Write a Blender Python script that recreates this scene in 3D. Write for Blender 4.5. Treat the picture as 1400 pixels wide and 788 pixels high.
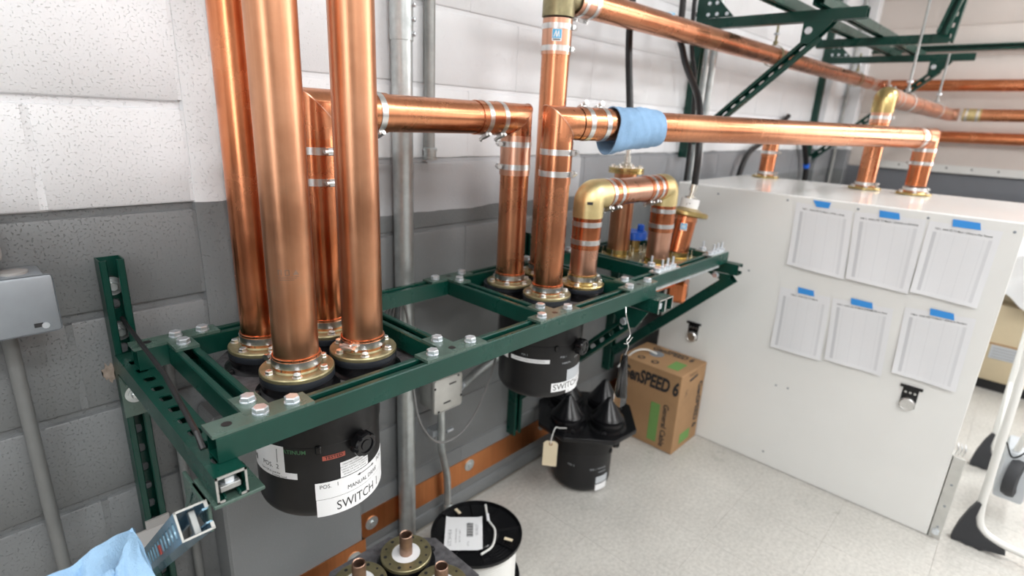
import bpy, bmesh, math, random
from mathutils import Vector, Matrix
random.seed(7)
SC = bpy.context.scene
for o in list(bpy.data.objects): bpy.data.objects.remove(o, do_unlink=True)
COL = SC.collection
V = Vector
PI = math.pi

# ------------------------------------------------------------------ camera
cam_d = bpy.data.cameras.new('camera')
cam = bpy.data.objects.new('camera', cam_d); COL.objects.link(cam)
cam_d.sensor_width = 36.0
cam_d.lens = 36.0 * 751.32 / 1400.0
cam_d.clip_start = 0.02
cam.matrix_world = (Matrix.Translation((0, 0, 1.41)) @ Matrix.Rotation(math.radians(-47.191), 4, 'Z')
                    @ Matrix.Rotation(math.radians(72.764), 4, 'X') @ Matrix.Rotation(math.radians(2.785), 4, 'Z'))
cam_d.dof.use_dof = True
cam_d.dof.focus_distance = 1.0
cam_d.dof.aperture_fstop = 2.7
SC.camera = cam

# ------------------------------------------------------------------ world, exposure
w = bpy.data.worlds.new('world'); SC.world = w; w.use_nodes = True
w.node_tree.nodes['Background'].inputs[0].default_value = (0.8, 0.88, 1.0, 1)
w.node_tree.nodes['Background'].inputs[1].default_value = 0.3
SC.view_settings.view_transform = 'Standard'
SC.view_settings.look = 'None'
SC.view_settings.gamma = 1.0
SC.view_settings.exposure = 0.0

# ------------------------------------------------------------------ lights (tubes of the ceiling fixtures)
LAMPS = [(0.0, -0.9, 1.0), (2.3, -0.9, 1.0), (4.5, -0.9, 1.0), (0.0, -2.3, 0.9), (2.3, -2.3, 0.9), (4.5, -2.3, 0.9), (-1.5, 0.2, 0.6)]
LAMP_POWER = 32.0
for i, (lx, ly, k) in enumerate(LAMPS):
    ld = bpy.data.lights.new('lamp', 'AREA'); ld.shape = 'RECTANGLE'; ld.size = 1.15; ld.size_y = 0.5
    ld.energy = LAMP_POWER * k; ld.color = (0.975, 0.99, 1.0)
    lo = bpy.data.objects.new('lamp', ld); COL.objects.link(lo); lo.location = (lx, ly, 2.93)

# ------------------------------------------------------------------ materials
def newmat(name):
    m = bpy.data.materials.new(name); m.use_nodes = True
    return m, m.node_tree.nodes, m.node_tree.links, m.node_tree.nodes['Principled BSDF']

def mat(name, col, rough=0.5, metal=0.0, var=0.0, vscale=8.0, bump=0.0, bscale=200.0, rvar=0.0, stretch=(1, 1, 1), coat=0.0, col2=None, spec=None, emit=None, alpha=None):
    m, N, L, P = newmat(name)
    P.inputs['Base Color'].default_value = (*col, 1)
    P.inputs['Roughness'].default_value = rough
    P.inputs['Metallic'].default_value = metal
    if coat: P.inputs['Coat Weight'].default_value = coat
    if spec is not None: P.inputs['Specular IOR Level'].default_value = spec
    if emit: P.inputs['Emission Color'].default_value = (*emit[0], 1); P.inputs['Emission Strength'].default_value = emit[1]
    if var or bump or rvar:
        tc = N.new('ShaderNodeTexCoord'); mp = N.new('ShaderNodeMapping'); mp.inputs['Scale'].default_value = stretch
        L.new(tc.outputs['Object'], mp.inputs[0])
    if var or rvar:
        nz = N.new('ShaderNodeTexNoise'); nz.inputs['Scale'].default_value = vscale; nz.inputs['Detail'].default_value = 6; nz.inputs['Roughness'].default_value = 0.6
        L.new(mp.outputs[0], nz.inputs['Vector'])
    if var:
        mx = N.new('ShaderNodeMixRGB'); c2 = col2 or tuple(c * (1 - var) for c in col)
        mx.inputs[1].default_value = (*col, 1); mx.inputs[2].default_value = (*c2, 1)
        rp = N.new('ShaderNodeValToRGB'); rp.color_ramp.elements[0].position = 0.38; rp.color_ramp.elements[1].position = 0.68
        L.new(nz.outputs[0], rp.inputs[0]); L.new(rp.outputs[0], mx.inputs[0]); L.new(mx.outputs[0], P.inputs['Base Color'])
    if rvar:
        mr = N.new('ShaderNodeMapRange'); mr.inputs['From Min'].default_value = 0.3; mr.inputs['From Max'].default_value = 0.7
        mr.inputs['To Min'].default_value = max(0.02, rough - rvar); mr.inputs['To Max'].default_value = rough + rvar
        L.new(nz.outputs[0], mr.inputs[0]); L.new(mr.outputs[0], P.inputs['Roughness'])
    if bump:
        nb = N.new('ShaderNodeTexNoise'); nb.inputs['Scale'].default_value = bscale; nb.inputs['Detail'].default_value = 4
        L.new(mp.outputs[0], nb.inputs['Vector'])
        b = N.new('ShaderNodeBump'); b.inputs['Strength'].default_value = bump; b.inputs['Distance'].default_value = 0.002
        L.new(nb.outputs[0], b.inputs['Height']); L.new(b.outputs[0], P.inputs['Normal'])
    return m

def copper_mat(name, c1, c2, rough, scale=5.0, patina=None):
    m, N, L, P = newmat(name)
    P.inputs['Metallic'].default_value = 1.0
    tc = N.new('ShaderNodeTexCoord')
    nz = N.new('ShaderNodeTexNoise'); nz.inputs['Scale'].default_value = scale; nz.inputs['Detail'].default_value = 8; nz.inputs['Roughness'].default_value = 0.62
    L.new(tc.outputs['Object'], nz.inputs['Vector'])
    rp = N.new('ShaderNodeValToRGB'); rp.color_ramp.elements[0].position = 0.36; rp.color_ramp.elements[1].position = 0.66
    rp.color_ramp.elements[0].color = (*c1, 1); rp.color_ramp.elements[1].color = (*c2, 1)
    L.new(nz.outputs[0], rp.inputs[0])
    # long drawing streaks
    mp = N.new('ShaderNodeMapping'); mp.inputs['Scale'].default_value = (60, 60, 1.2)
    L.new(tc.outputs['Object'], mp.inputs[0])
    n2 = N.new('ShaderNodeTexNoise'); n2.inputs['Scale'].default_value = 2.0; n2.inputs['Detail'].default_value = 3
    L.new(mp.outputs[0], n2.inputs['Vector'])
    mx = N.new('ShaderNodeMixRGB'); mx.blend_type = 'MULTIPLY'; mx.inputs[0].default_value = 0.3
    mr0 = N.new('ShaderNodeMapRange'); mr0.inputs['From Min'].default_value = 0.3; mr0.inputs['From Max'].default_value = 0.7; mr0.inputs['To Min'].default_value = 0.7; mr0.inputs['To Max'].default_value = 1.12
    L.new(n2.outputs[0], mr0.inputs[0])
    L.new(rp.outputs[0], mx.inputs[1]); L.new(mr0.outputs[0], mx.inputs[2])
    last = mx.outputs[0]
    if patina:
        n3 = N.new('ShaderNodeTexNoise'); n3.inputs['Scale'].default_value = 9; n3.inputs['Detail'].default_value = 5
        mp3 = N.new('ShaderNodeMapping'); mp3.inputs['Location'].default_value = (3, 7, 1); mp3.inputs['Scale'].default_value = (1, 1, .7)
        L.new(tc.outputs['Object'], mp3.inputs[0]); L.new(mp3.outputs[0], n3.inputs['Vector'])
        r3 = N.new('ShaderNodeValToRGB'); r3.color_ramp.elements[0].position = 0.56; r3.color_ramp.elements[1].position = 0.75
        r3.color_ramp.elements[1].color = (patina[3],) * 3 + (1,)
        L.new(n3.outputs[0], r3.inputs[0])
        m3 = N.new('ShaderNodeMixRGB'); m3.inputs[2].default_value = (*patina[:3], 1)
        L.new(r3.outputs[0], m3.inputs[0]); L.new(last, m3.inputs[1]); last = m3.outputs[0]
    L.new(last, P.inputs['Base Color'])
    mr = N.new('ShaderNodeMapRange'); mr.inputs['From Min'].default_value = 0.3; mr.inputs['From Max'].default_value = 0.7
    mr.inputs['To Min'].default_value = rough - 0.05; mr.inputs['To Max'].default_value = rough + 0.10
    L.new(nz.outputs[0], mr.inputs[0]); L.new(mr.outputs[0], P.inputs['Roughness'])
    return m

M = {}
M['copper'] = copper_mat('copper', (0.60, 0.235, 0.115), (0.73, 0.325, 0.175), 0.25, 4.0, (0.42, 0.22, 0.11, 0.35))
M['copper_dull'] = copper_mat('copper_dull', (0.59, 0.275, 0.15), (0.71, 0.37, 0.22), 0.31, 5.0, (0.44, 0.30, 0.19, 0.7))
M['copper_pale'] = copper_mat('copper_pale', (0.70, 0.37, 0.25), (0.79, 0.45, 0.32), 0.28, 7.0)
M['copper_orange'] = copper_mat('copper_orange', (0.66, 0.215, 0.09), (0.76, 0.30, 0.15), 0.22, 7.0)
M['copper_strip'] = copper_mat('copper_strip', (0.62, 0.22, 0.08), (0.72, 0.30, 0.12), 0.38, 3.0)
M['brass'] = mat('brass', (0.60, 0.46, 0.20), 0.3, 1.0, var=0.3, vscale=14, rvar=0.08)
M['brass_old'] = mat('brass_old', (0.34, 0.30, 0.17), 0.42, 0.75, var=0.35, vscale=30, rvar=0.1)
M['brass_satin'] = mat('brass_satin', (0.80, 0.66, 0.34), 0.42, 1.0, var=0.2, vscale=20, rvar=0.06)
M['steel'] = mat('stainless_steel', (0.80, 0.80, 0.79), 0.30, 1.0, var=0.2, vscale=30)
M['galv'] = mat('galvanised_steel', (0.62, 0.66, 0.66), 0.4, 0.85, var=0.25, vscale=18, rvar=0.1)
M['galv_dull'] = mat('dull_conduit', (0.42, 0.43, 0.42), 0.5, 0.6, var=0.3, vscale=12)
M['zinc'] = mat('zinc_bolt', (0.80, 0.85, 0.90), 0.32, 0.8, var=0.2, vscale=60)
M['green'] = mat('green_paint', (0.003, 0.047, 0.033), 0.30, 0.0, var=0.2, vscale=9, rvar=0.05, spec=0.4)
M['green_plate'] = mat('green_plate_paint', (0.062, 0.112, 0.09), 0.30, 0.0, var=0.2, vscale=20, rvar=0.08, spec=.6)
M['cut'] = mat('cut_steel', (0.40, 0.40, 0.38), 0.55, 0.4)
M['black_paint'] = mat('black_metal_paint', (0.012, 0.012, 0.013), 0.38, 0.0, var=0.3, vscale=10, rvar=0.06, spec=.35)
M['black_plastic'] = mat('black_plastic', (0.006, 0.006, 0.007), 0.24, 0.0, spec=.38)
M['black_rubber'] = mat('black_rubber', (0.010, 0.010, 0.011), 0.38, spec=.4)
M['cast'] = mat('dark_cast_plate', (0.17, 0.165, 0.175), 0.5, 0.3, var=0.55, vscale=45, rvar=0.12, bump=0.4, bscale=90)
M['ring_grey'] = mat('dark_grey_ring', (0.028, 0.033, 0.042), 0.4, 0.3, var=0.3, vscale=40)
M['cab_white'] = mat('cabinet_white_enamel', (0.84, 0.845, 0.825), 0.22, 0.0, var=0.03, vscale=3, coat=0.3)
M['paper_white'] = mat('white_label', (0.86, 0.87, 0.88), 0.5)
M['label_grey'] = mat('grey_label', (0.5, 0.53, 0.56), 0.4)
M['ink'] = mat('black_ink', (0.02, 0.02, 0.022), 0.6)
M['ink_grey'] = mat('grey_ink', (0.35, 0.35, 0.36), 0.6)
M['ink_green'] = mat('green_ink', (0.07, 0.19, 0.09), 0.6)
M['ink_red'] = mat('red_tape', (0.40, 0.09, 0.06), 0.6)
M['blue_tape'] = mat('blue_tape', (0.04, 0.30, 0.78), 0.6)
M['logo_blue'] = mat('logo_blue', (0.12, 0.50, 0.80), 0.4)
M['cloth'] = mat('blue_cloth', (0.36, 0.58, 0.82), 0.95, 0, var=0.18, vscale=14, bump=0.9, bscale=420)
M['cloth_dark'] = mat('blue_wrap_cloth', (0.27, 0.45, 0.68), 0.95, 0, var=0.2, vscale=14, bump=0.8, bscale=420)
M['card'] = mat('cardboard', (0.40, 0.235, 0.115), 0.8, 0, var=0.12, vscale=8)
M['box_green'] = mat('box_green_print', (0.16, 0.32, 0.09), 0.8)
M['manila'] = mat('manila_tag', (0.72, 0.62, 0.44), 0.8)
M['wire_white'] = mat('white_wire', (0.72, 0.72, 0.69), 0.45)
M['wire_grey'] = mat('grey_cable', (0.20, 0.20, 0.20), 0.5)
M['ptfe'] = mat('white_ptfe', (0.85, 0.86, 0.88), 0.4)
M['blue_cap'] = mat('blue_plastic_cap', (0.01, 0.13, 0.72), 0.35)
M['ladder_white'] = mat('white_tube_paint', (0.74, 0.74, 0.71), 0.35)
M['dark_foot'] = mat('dark_grey_rubber', (0.035, 0.037, 0.042), 0.65)
M['beige'] = mat('beige_enamel', (0.62, 0.52, 0.35), 0.5, var=0.08, vscale=6)
M['box_grey'] = mat('painted_box_grey', (0.30, 0.33, 0.36), 0.4, 0.3, var=0.12, vscale=12)
M['box_pale'] = mat('painted_box_pale', (0.36, 0.35, 0.34), 0.5)
M['wallpaint_pipe'] = mat('wall_grey_painted_conduit', (0.185, 0.192, 0.19), 0.45, var=0.12, vscale=10)
M['nickel'] = mat('nickel', (0.72, 0.70, 0.64), 0.25, 1.0)
M['jb_face'] = mat('box_cover_steel', (0.62, 0.62, 0.59), 0.45, 0.4, var=0.12, vscale=18)
M['red_tag'] = mat('red_mark', (0.6, 0.08, 0.06), 0.6)
M['blue_reflection'] = mat('painted_blue_reflection', (0.16, 0.30, 0.40), 0.25, 0.3, coat=0.4)  # reflection of blue cloth and sky put into the base colour
M['oldcopper'] = mat('dull_inner_conductor', (0.42, 0.27, 0.2), 0.42, 0.9, var=0.35, vscale=40)
M['diff'] = mat('lamp_diffuser', (0.9, 0.9, 0.9), 0.5, emit=((1.0, 0.985, 0.96), 2.2))
M['highlight_glow'] = mat('highlight_pane', (.8, .85, .9), .3, emit=((.93, .97, 1.0), 5.0))  # glow of the added, unseen windows
M['bare_block'] = mat('bare_block', (.42, .34, .28), .9, var=.4, vscale=90)
M['scuff'] = mat('scuff', (.045, .042, .04), .7, var=.5, vscale=60)
M['ceil'] = mat('ceiling_white', (0.72, 0.72, 0.71), 0.8, var=0.05, vscale=5)
M['white_plastic'] = mat('white_film', (0.82, 0.83, 0.84), 0.3)
M['strip_white'] = mat('white_metal_trim', (0.68, 0.68, 0.66), 0.5)

def wall_mat(name, white, zones, tint=1.0, wob=0.006, bumps=0.55):
    """painted concrete block; zones = list of (z_top, colour) below white, by real height on the wall"""
    m, N, L, P = newmat(name)
    P.inputs['Roughness'].default_value = 0.42
    geo = N.new('ShaderNodeNewGeometry'); sp = N.new('ShaderNodeSeparateXYZ'); L.new(geo.outputs['Position'], sp.inputs[0])
    nz = N.new('ShaderNodeTexNoise'); nz.inputs['Scale'].default_value = 9; nz.inputs['Detail'].default_value = 5
    L.new(geo.outputs['Position'], nz.inputs['Vector'])
    off = N.new('ShaderNodeMath'); off.operation = 'MULTIPLY_ADD'; off.inputs[1].default_value = wob * 4; off.inputs[2].default_value = -wob * 2
    L.new(nz.outputs[0], off.inputs[0])
    zz = N.new('ShaderNodeMath'); zz.operation = 'ADD'; L.new(sp.outputs['Z'], zz.inputs[0]); L.new(off.outputs[0], zz.inputs[1])
    cur = None
    for (zt, c, xmax) in zones:
        lt = N.new('ShaderNodeMath'); lt.operation = 'LESS_THAN'; lt.inputs[1].default_value = zt; L.new(zz.outputs[0], lt.inputs[0])
        fac = lt.outputs[0]
        if xmax is not None:
            xl = N.new('ShaderNodeMath'); xl.operation = 'LESS_THAN'; xl.inputs[1].default_value = xmax; L.new(sp.outputs['X'], xl.inputs[0])
            mm = N.new('ShaderNodeMath'); mm.operation = 'MULTIPLY'; L.new(fac, mm.inputs[0]); L.new(xl.outputs[0], mm.inputs[1]); fac = mm.outputs[0]
        mx = N.new('ShaderNodeMixRGB'); mx.inputs[2].default_value = (*c, 1)
        if cur is None: mx.inputs[1].default_value = (*white, 1)
        else: L.new(cur, mx.inputs[1])
        L.new(fac, mx.inputs[0]); cur = mx.outputs[0]
    # mild dirt
    nd = N.new('ShaderNodeTexNoise'); nd.inputs['Scale'].default_value = 3.0; nd.inputs['Detail'].default_value = 6
    L.new(geo.outputs['Position'], nd.inputs['Vector'])
    mr = N.new('ShaderNodeMapRange'); mr.inputs['From Min'].default_value = .3; mr.inputs['From Max'].default_value = .7; mr.inputs['To Min'].default_value = .93; mr.inputs['To Max'].default_value = 1.04
    L.new(nd.outputs[0], mr.inputs[0])
    mu = N.new('ShaderNodeMixRGB'); mu.blend_type = 'MULTIPLY'; mu.inputs[0].default_value = 1.0
    L.new(cur, mu.inputs[1]); L.new(mr.outputs[0], mu.inputs[2]); L.new(mu.outputs[0], P.inputs['Base Color'])
    # pitted block surface
    n1 = N.new('ShaderNodeTexNoise'); n1.inputs['Scale'].default_value = 240; n1.inputs['Detail'].default_value = 2
    n2 = N.new('ShaderNodeTexNoise'); n2.inputs['Scale'].default_value = 22; n2.inputs['Detail'].default_value = 5
    L.new(geo.outputs['Position'], n1.inputs['Vector']); L.new(geo.outputs['Position'], n2.inputs['Vector'])
    vr = N.new('ShaderNodeMapRange'); vr.inputs['From Min'].default_value = 0.28; vr.inputs['From Max'].default_value = 0.40; L.new(n1.outputs[0], vr.inputs[0])
    ad = N.new('ShaderNodeMath'); ad.operation = 'MULTIPLY_ADD'; ad.inputs[1].default_value = 0.30; L.new(n2.outputs[0], ad.inputs[0]); L.new(vr.outputs[0], ad.inputs[2])
    b = N.new('ShaderNodeBump'); b.inputs['Strength'].default_value = bumps; b.inputs['Distance'].default_value = 0.0018
    L.new(ad.outputs[0], b.inputs['Height']); L.new(b.outputs[0], P.inputs['Normal'])
    return m
WHITE = (0.82, 0.83, 0.85); GREY = (0.185, 0.195, 0.20); LGREY = (0.47, 0.48, 0.50)
M['wall_l'] = wall_mat('block_paint_left', WHITE, [(1.205, GREY, None)], wob=0.002, bumps=.75)
M['wall_r'] = wall_mat('block_paint_right', WHITE, [(1.288, (0.24, 0.25, 0.265), None), (1.288, LGREY, 1.75), (1.132, GREY, None)], wob=0.006, bumps=0.5)
M['wall_far'] = wall_mat('block_paint_far', (0.66, 0.60, 0.56), [(1.165, (0.15, 0.16, 0.18), None)], wob=0.001, bumps=0.3)

def floor_mat(name, base):
    m, N, L, P = newmat(name)
    geo = N.new('ShaderNodeNewGeometry')
    n1 = N.new('ShaderNodeTexNoise'); n1.inputs['Scale'].default_value = 75; n1.inputs['Detail'].default_value = 5; n1.inputs['Roughness'].default_value = .7
    n2 = N.new('ShaderNodeTexNoise'); n2.inputs['Scale'].default_value = 3.5; n2.inputs['Detail'].default_value = 6
    L.new(geo.outputs['Position'], n1.inputs['Vector']); L.new(geo.outputs['Position'], n2.inputs['Vector'])
    r1 = N.new('ShaderNodeValToRGB'); r1.color_ramp.elements[0].position = .30; r1.color_ramp.elements[1].position = .62
    r1.color_ramp.elements[0].color = tuple(c * .74 for c in base) + (1,); r1.color_ramp.elements[1].color = (*base, 1)
    L.new(n1.outputs[0], r1.inputs[0])
    mr = N.new('ShaderNodeMapRange'); mr.inputs['From Min'].default_value = .3; mr.inputs['From Max'].default_value = .7; mr.inputs['To Min'].default_value = .86; mr.inputs['To Max'].default_value = 1.03
    L.new(n2.outputs[0], mr.inputs[0])
    mu = N.new('ShaderNodeMixRGB'); mu.blend_type = 'MULTIPLY'; mu.inputs[0].default_value = 1
    L.new(r1.outputs[0], mu.inputs[1]); L.new(mr.outputs[0], mu.inputs[2]); L.new(mu.outputs[0], P.inputs['Base Color'])
    m2 = N.new('ShaderNodeMapRange'); m2.inputs['To Min'].default_value = .2; m2.inputs['To Max'].default_value = .42
    L.new(n2.outputs[0], m2.inputs[0]); L.new(m2.outputs[0], P.inputs['Roughness'])
    return m
M['tile'] = floor_mat('vinyl_tile', (0.60, 0.585, 0.545))
M['subfloor'] = floor_mat('subfloor', (0.36, 0.33, 0.28))

def sheet_mat():
    m, N, L, P = newmat('printed_sheet')
    P.inputs['Roughness'].default_value = .6
    tc = N.new('ShaderNodeTexCoord'); sp = N.new('ShaderNodeSeparateXYZ'); L.new(tc.outputs['UV'], sp.inputs[0])
    def band(out, a, b):
        g = N.new('ShaderNodeMath'); g.operation = 'GREATER_THAN'; g.inputs[1].default_value = a; L.new(out, g.inputs[0])
        l = N.new('ShaderNodeMath'); l.operation = 'LESS_THAN'; l.inputs[1].default_value = b; L.new(out, l.inputs[0])
        x = N.new('ShaderNodeMath'); x.operation = 'MULTIPLY'; L.new(g.outputs[0], x.inputs[0]); L.new(l.outputs[0], x.inputs[1]); return x.outputs[0]
    def mul(a, b):
        x = N.new('ShaderNodeMath'); x.operation = 'MULTIPLY'; L.new(a, x.inputs[0]); L.new(b, x.inputs[1]); return x.outputs[0]
    def mulk(a, k):
        x = N.new('ShaderNodeMath'); x.operation = 'MULTIPLY'; x.inputs[1].default_value = k; L.new(a, x.inputs[0]); return x.outputs[0]
    def fract(a, k):
        x = N.new('ShaderNodeMath'); x.operation = 'FRACT'; L.new(mulk(a, k), x.inputs[0]); return x.outputs[0]
    inside = mul(band(sp.outputs['X'], .09, .91), band(sp.outputs['Y'], .05, .87))
    rows = mulk(mul(band(fract(sp.outputs['Y'], 46), 0, .38), inside), .16)
    cols = mulk(mul(band(fract(sp.outputs['X'], 5.0), 0, .03), inside), .25)
    side = mulk(mul(inside, band(sp.outputs['X'], .09, .145)), .42)
    side2 = mulk(mul(inside, band(sp.outputs['X'], .86, .91)), .24)
    tot = None
    for o in (rows, cols, side, side2):
        if tot is None: tot = o
        else:
            a = N.new('ShaderNodeMath'); a.operation = 'MAXIMUM'; L.new(tot, a.inputs[0]); L.new(o, a.inputs[1]); tot = a.outputs[0]
    mx = N.new('ShaderNodeMixRGB'); mx.inputs[1].default_value = (.78, .79, .81, 1); mx.inputs[2].default_value = (.30, .31, .34, 1)
    L.new(tot, mx.inputs[0]); L.new(mx.outputs[0], P.inputs['Base Color'])
    return m
M['sheet'] = sheet_mat()

def film_mat():
    m, N, L, P = newmat('clear_film')
    P.inputs['Base Color'].default_value = (.9, .9, .92, 1); P.inputs['Roughness'].default_value = .18
    P.inputs['Transmission Weight'].default_value = 1.0; P.inputs['IOR'].default_value = 1.15
    return m
M['film'] = film_mat()

# ------------------------------------------------------------------ helpers
ROOT = {}
def thing(name, label, cat, loc=(0, 0, 0), rotz=0.0, group=None):
    o = bpy.data.objects.new(name, None); COL.objects.link(o); o.empty_display_size = .05
    o.location = loc; o.rotation_euler = (0, 0, rotz)
    o['label'] = label; o['category'] = cat
    if group: o['group'] = group
    ROOT[o.name] = V(loc) if rotz == 0 else V(loc)
    return o
def root_of(o):
    while o.parent: o = o.parent
    return o
def finish(bm, me, angle=35):
    th = math.radians(angle)
    bmesh.ops.recalc_face_normals(bm, faces=bm.faces[:])
    for f in bm.faces: f.smooth = True
    for e in bm.edges:
        if len(e.link_faces) == 2: e.smooth = e.calc_face_angle(0) < th
        else: e.smooth = False
    bm.to_mesh(me); bm.free()
def obj(name, bm, m, parent=None, label=None, local=False, recalc=True, loc=None):
    """link bm as one mesh; coordinates are world unless local"""
    if parent is not None and not local:
        r = root_of(parent)
        if r.name in ROOT: bmesh.ops.translate(bm, verts=bm.verts[:], vec=-ROOT[r.name])
    me = bpy.data.meshes.new(name); finish(bm, me)
    mats = m if isinstance(m, (list, tuple)) else [m]
    for k in mats: me.materials.append(M[k] if isinstance(k, str) else k)
    o = bpy.data.objects.new(name, me); COL.objects.link(o)
    if parent is not None: o.parent = parent
    if label: o['label'] = label
    if loc is not None: o.location = loc
    return o
def top(o, label, cat, group=None):
    o['label'] = label; o['category'] = cat
    if group: o['group'] = group
    return o
def struct(o):
    o['kind'] = 'structure'; return o
CACHE = {}
def cached(key, maker, m):
    if key not in CACHE:
        bm = bmesh.new(); maker(bm); me = bpy.data.meshes.new(key); finish(bm, me)
        for k in (m if isinstance(m, (list, tuple)) else [m]): me.materials.append(M[k])
        CACHE[key] = me
    return CACHE[key]
def inst(name, key, maker, m, parent, mtx, label=None):
    """object sharing cached mesh; mtx is world matrix (parent roots are pure translations)"""
    o = bpy.data.objects.new(name, cached(key, maker, m)); COL.objects.link(o)
    if parent is not None:
        o.parent = parent
        r = root_of(parent); off = ROOT.get(r.name, V((0, 0, 0)))
        mtx = Matrix.Translation(-off) @ mtx
    o.matrix_basis = mtx
    if label: o['label'] = label
    return o
def T(x, y, z): return Matrix.Translation((x, y, z))
def frame(d, up=V((0, 0, 1))):
    """matrix 3x3 with Z along d"""
    z = V(d).normalized(); u = V(up)
    if abs(z.dot(u)) > .99: u = V((1, 0, 0))
    x = u.cross(z).normalized(); y = z.cross(x)
    return Matrix((x, y, z)).transposed()
def at(p, d=(0, 0, 1), up=(0, 0, 1)): return Matrix.Translation(p) @ frame(d, up).to_4x4()

def box(bm, c, s, bev=0.0, R=None, seg=1):
    """centre c, full sizes s"""
    g = bmesh.ops.create_cube(bm, size=1.0); vs = g['verts']
    bmesh.ops.scale(bm, vec=s, verts=vs)
    if bev:
        es = list({e for v in vs for e in v.link_edges})
        r = bmesh.ops.bevel(bm, geom=es, offset=bev, segments=seg, affect='EDGES', profile=.5)
        vs = list({v for f in r['faces'] for v in f.verts} | {v for v in vs if v.is_valid})
        # all verts connected
        seen = set(vs); st = list(vs)
        while st:
            v = st.pop()
            for e in v.link_edges:
                q = e.other_vert(v)
                if q not in seen: seen.add(q); st.append(q)
        vs = list(seen)
    if R is not None: bmesh.ops.transform(bm, matrix=R.to_4x4(), verts=vs)
    bmesh.ops.translate(bm, vec=V(c), verts=vs)
    return vs
def bx(bm, x0, x1, y0, y1, z0, z1, bev=0.0, seg=1):
    return box(bm, ((x0 + x1) / 2, (y0 + y1) / 2, (z0 + z1) / 2), (x1 - x0, y1 - y0, z1 - z0), bev, None, seg)
def ring_verts(bm, c, F, r, n, ph=0.0):
    return [bm.verts.new(V(c) + F @ V((r * math.cos(2 * PI * i / n + ph), r * math.sin(2 * PI * i / n + ph), 0))) for i in range(n)]
def bridge(bm, a, b):
    n = len(a)
    for i in range(n):
        j = (i + 1) % n
        bm.faces.new((a[i], a[j], b[j], b[i]))
def lathe(bm, prof, c=(0, 0, 0), d=(0, 0, 1), n=40, ph=0.0, close=False):
    """prof: list (r, h) along axis d from c; r==0 makes a pole"""
    F = frame(d); prev = None; first = None
    for (r, h) in prof:
        cc = V(c) + F @ V((0, 0, h))
        if r <= 1e-6: cur = [bm.verts.new(cc)]
        else: cur = ring_verts(bm, cc, F, r, n, ph)
        if prev is not None:
            if len(cur) == n and len(prev) == n: bridge(bm, prev, cur)
            elif len(cur) == 1 and len(prev) == n:
                for i in range(n): bm.faces.new((prev[i], prev[(i + 1) % n], cur[0]))
            elif len(prev) == 1 and len(cur) == n:
                for i in range(n): bm.faces.new((prev[0], cur[(i + 1) % n], cur[i]))
        else: first = cur
        prev = cur
    if close: bridge(bm, prev, first)
def cyl(bm, p0, p1, r, n=24, r2=None):
    p0 = V(p0); p1 = V(p1); h = (p1 - p0).length
    lathe(bm, [(0, 0), (r, 0), (r if r2 is None else r2, h), (0, h)], p0, p1 - p0, n)
def tube(bm, pts, r, n=16, cap=True, mitre=True, wall=None):
    """swept circle with mitred corners"""
    pts = [V(p) for p in pts]; k = len(pts)
    dirs = [(pts[i + 1] - pts[i]).normalized() for i in range(k - 1)]
    F0 = frame(dirs[0]); cur_x = F0.col[0].copy()
    rings = []
    for i in range(k):
        din = dirs[max(i - 1, 0)]; dout = dirs[min(i, k - 2)]
        nrm = (din + dout).normalized()
        x = (cur_x - din * cur_x.dot(din)).normalized(); y = din.cross(x)
        vs = []
        for a in range(n):
            t = 2 * PI * a / n
            q = x * (r * math.cos(t)) + y * (r * math.sin(t))
            # slide along din on to the mitre plane
            s = -q.dot(nrm) / din.dot(nrm) if abs(din.dot(nrm)) > 1e-4 else 0
            vs.append(bm.verts.new(pts[i] + q + din * s))
        rings.append(vs)
        rot = din.rotation_difference(dout); cur_x = rot @ x
    for i in range(k - 1): bridge(bm, rings[i], rings[i + 1])
    if cap:
        bm.faces.new(rings[0][::-1]); bm.faces.new(rings[-1])
    return rings
def arc(p0, corner, p1, rad, n=8):
    """points rounding the corner between p0-corner-p1"""
    c = V(corner); a = (V(p0) - c).normalized(); b = (V(p1) - c).normalized()
    ang = a.angle(b); t = rad / math.tan(ang / 2)
    s = c + a * t; e = c + b * t
    bis = (a + b).normalized(); cen = c + bis * (rad / math.sin(ang / 2))
    va = s - cen; vb = e - cen; tot = va.angle(vb); ax = va.cross(vb).normalized()
    return [cen + Matrix.Rotation(tot * i / n, 3, ax) @ va for i in range(n + 1)]
def smooth_path(pts, n=6):
    """Catmull-Rom through points"""
    P = [V(p) for p in pts]; P = [P[0] * 2 - P[1]] + P + [P[-1] * 2 - P[-2]]; out = []
    for i in range(1, len(P) - 2):
        for j in range(n):
            t = j / n
            out.append(.5 * ((2 * P[i]) + (-P[i - 1] + P[i + 1]) * t + (2 * P[i - 1] - 5 * P[i] + 4 * P[i + 1] - P[i + 2]) * t * t + (-P[i - 1] + 3 * P[i] - 3 * P[i + 1] + P[i + 2]) * t ** 3))
    out.append(P[-2]); return out
def prism(bm, poly, z0, z1, mtx=None):
    a = [bm.verts.new((x, y, z0)) for x, y in poly]; b = [bm.verts.new((x, y, z1)) for x, y in poly]
    bridge(bm, a, b); bm.faces.new(a[::-1]); bm.faces.new(b)
    if mtx is not None: bmesh.ops.transform(bm, matrix=mtx, verts=a + b)
def hexbolt(bm, s=.0095, h=.008, washer=.0135, shank=.012, wh=.002):
    """hex head standing on z=0, washer under it"""
    if washer: lathe(bm, [(0, 0), (washer, 0), (washer, wh), (0, wh)], n=20)
    z = wh if washer else 0
    lathe(bm, [(s, z), (s, z + h * .82), (s * .84, z + h), (0, z + h)], n=6)
    lathe(bm, [(s * .5, -shank), (s * .5, 0), ], n=10)
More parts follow.
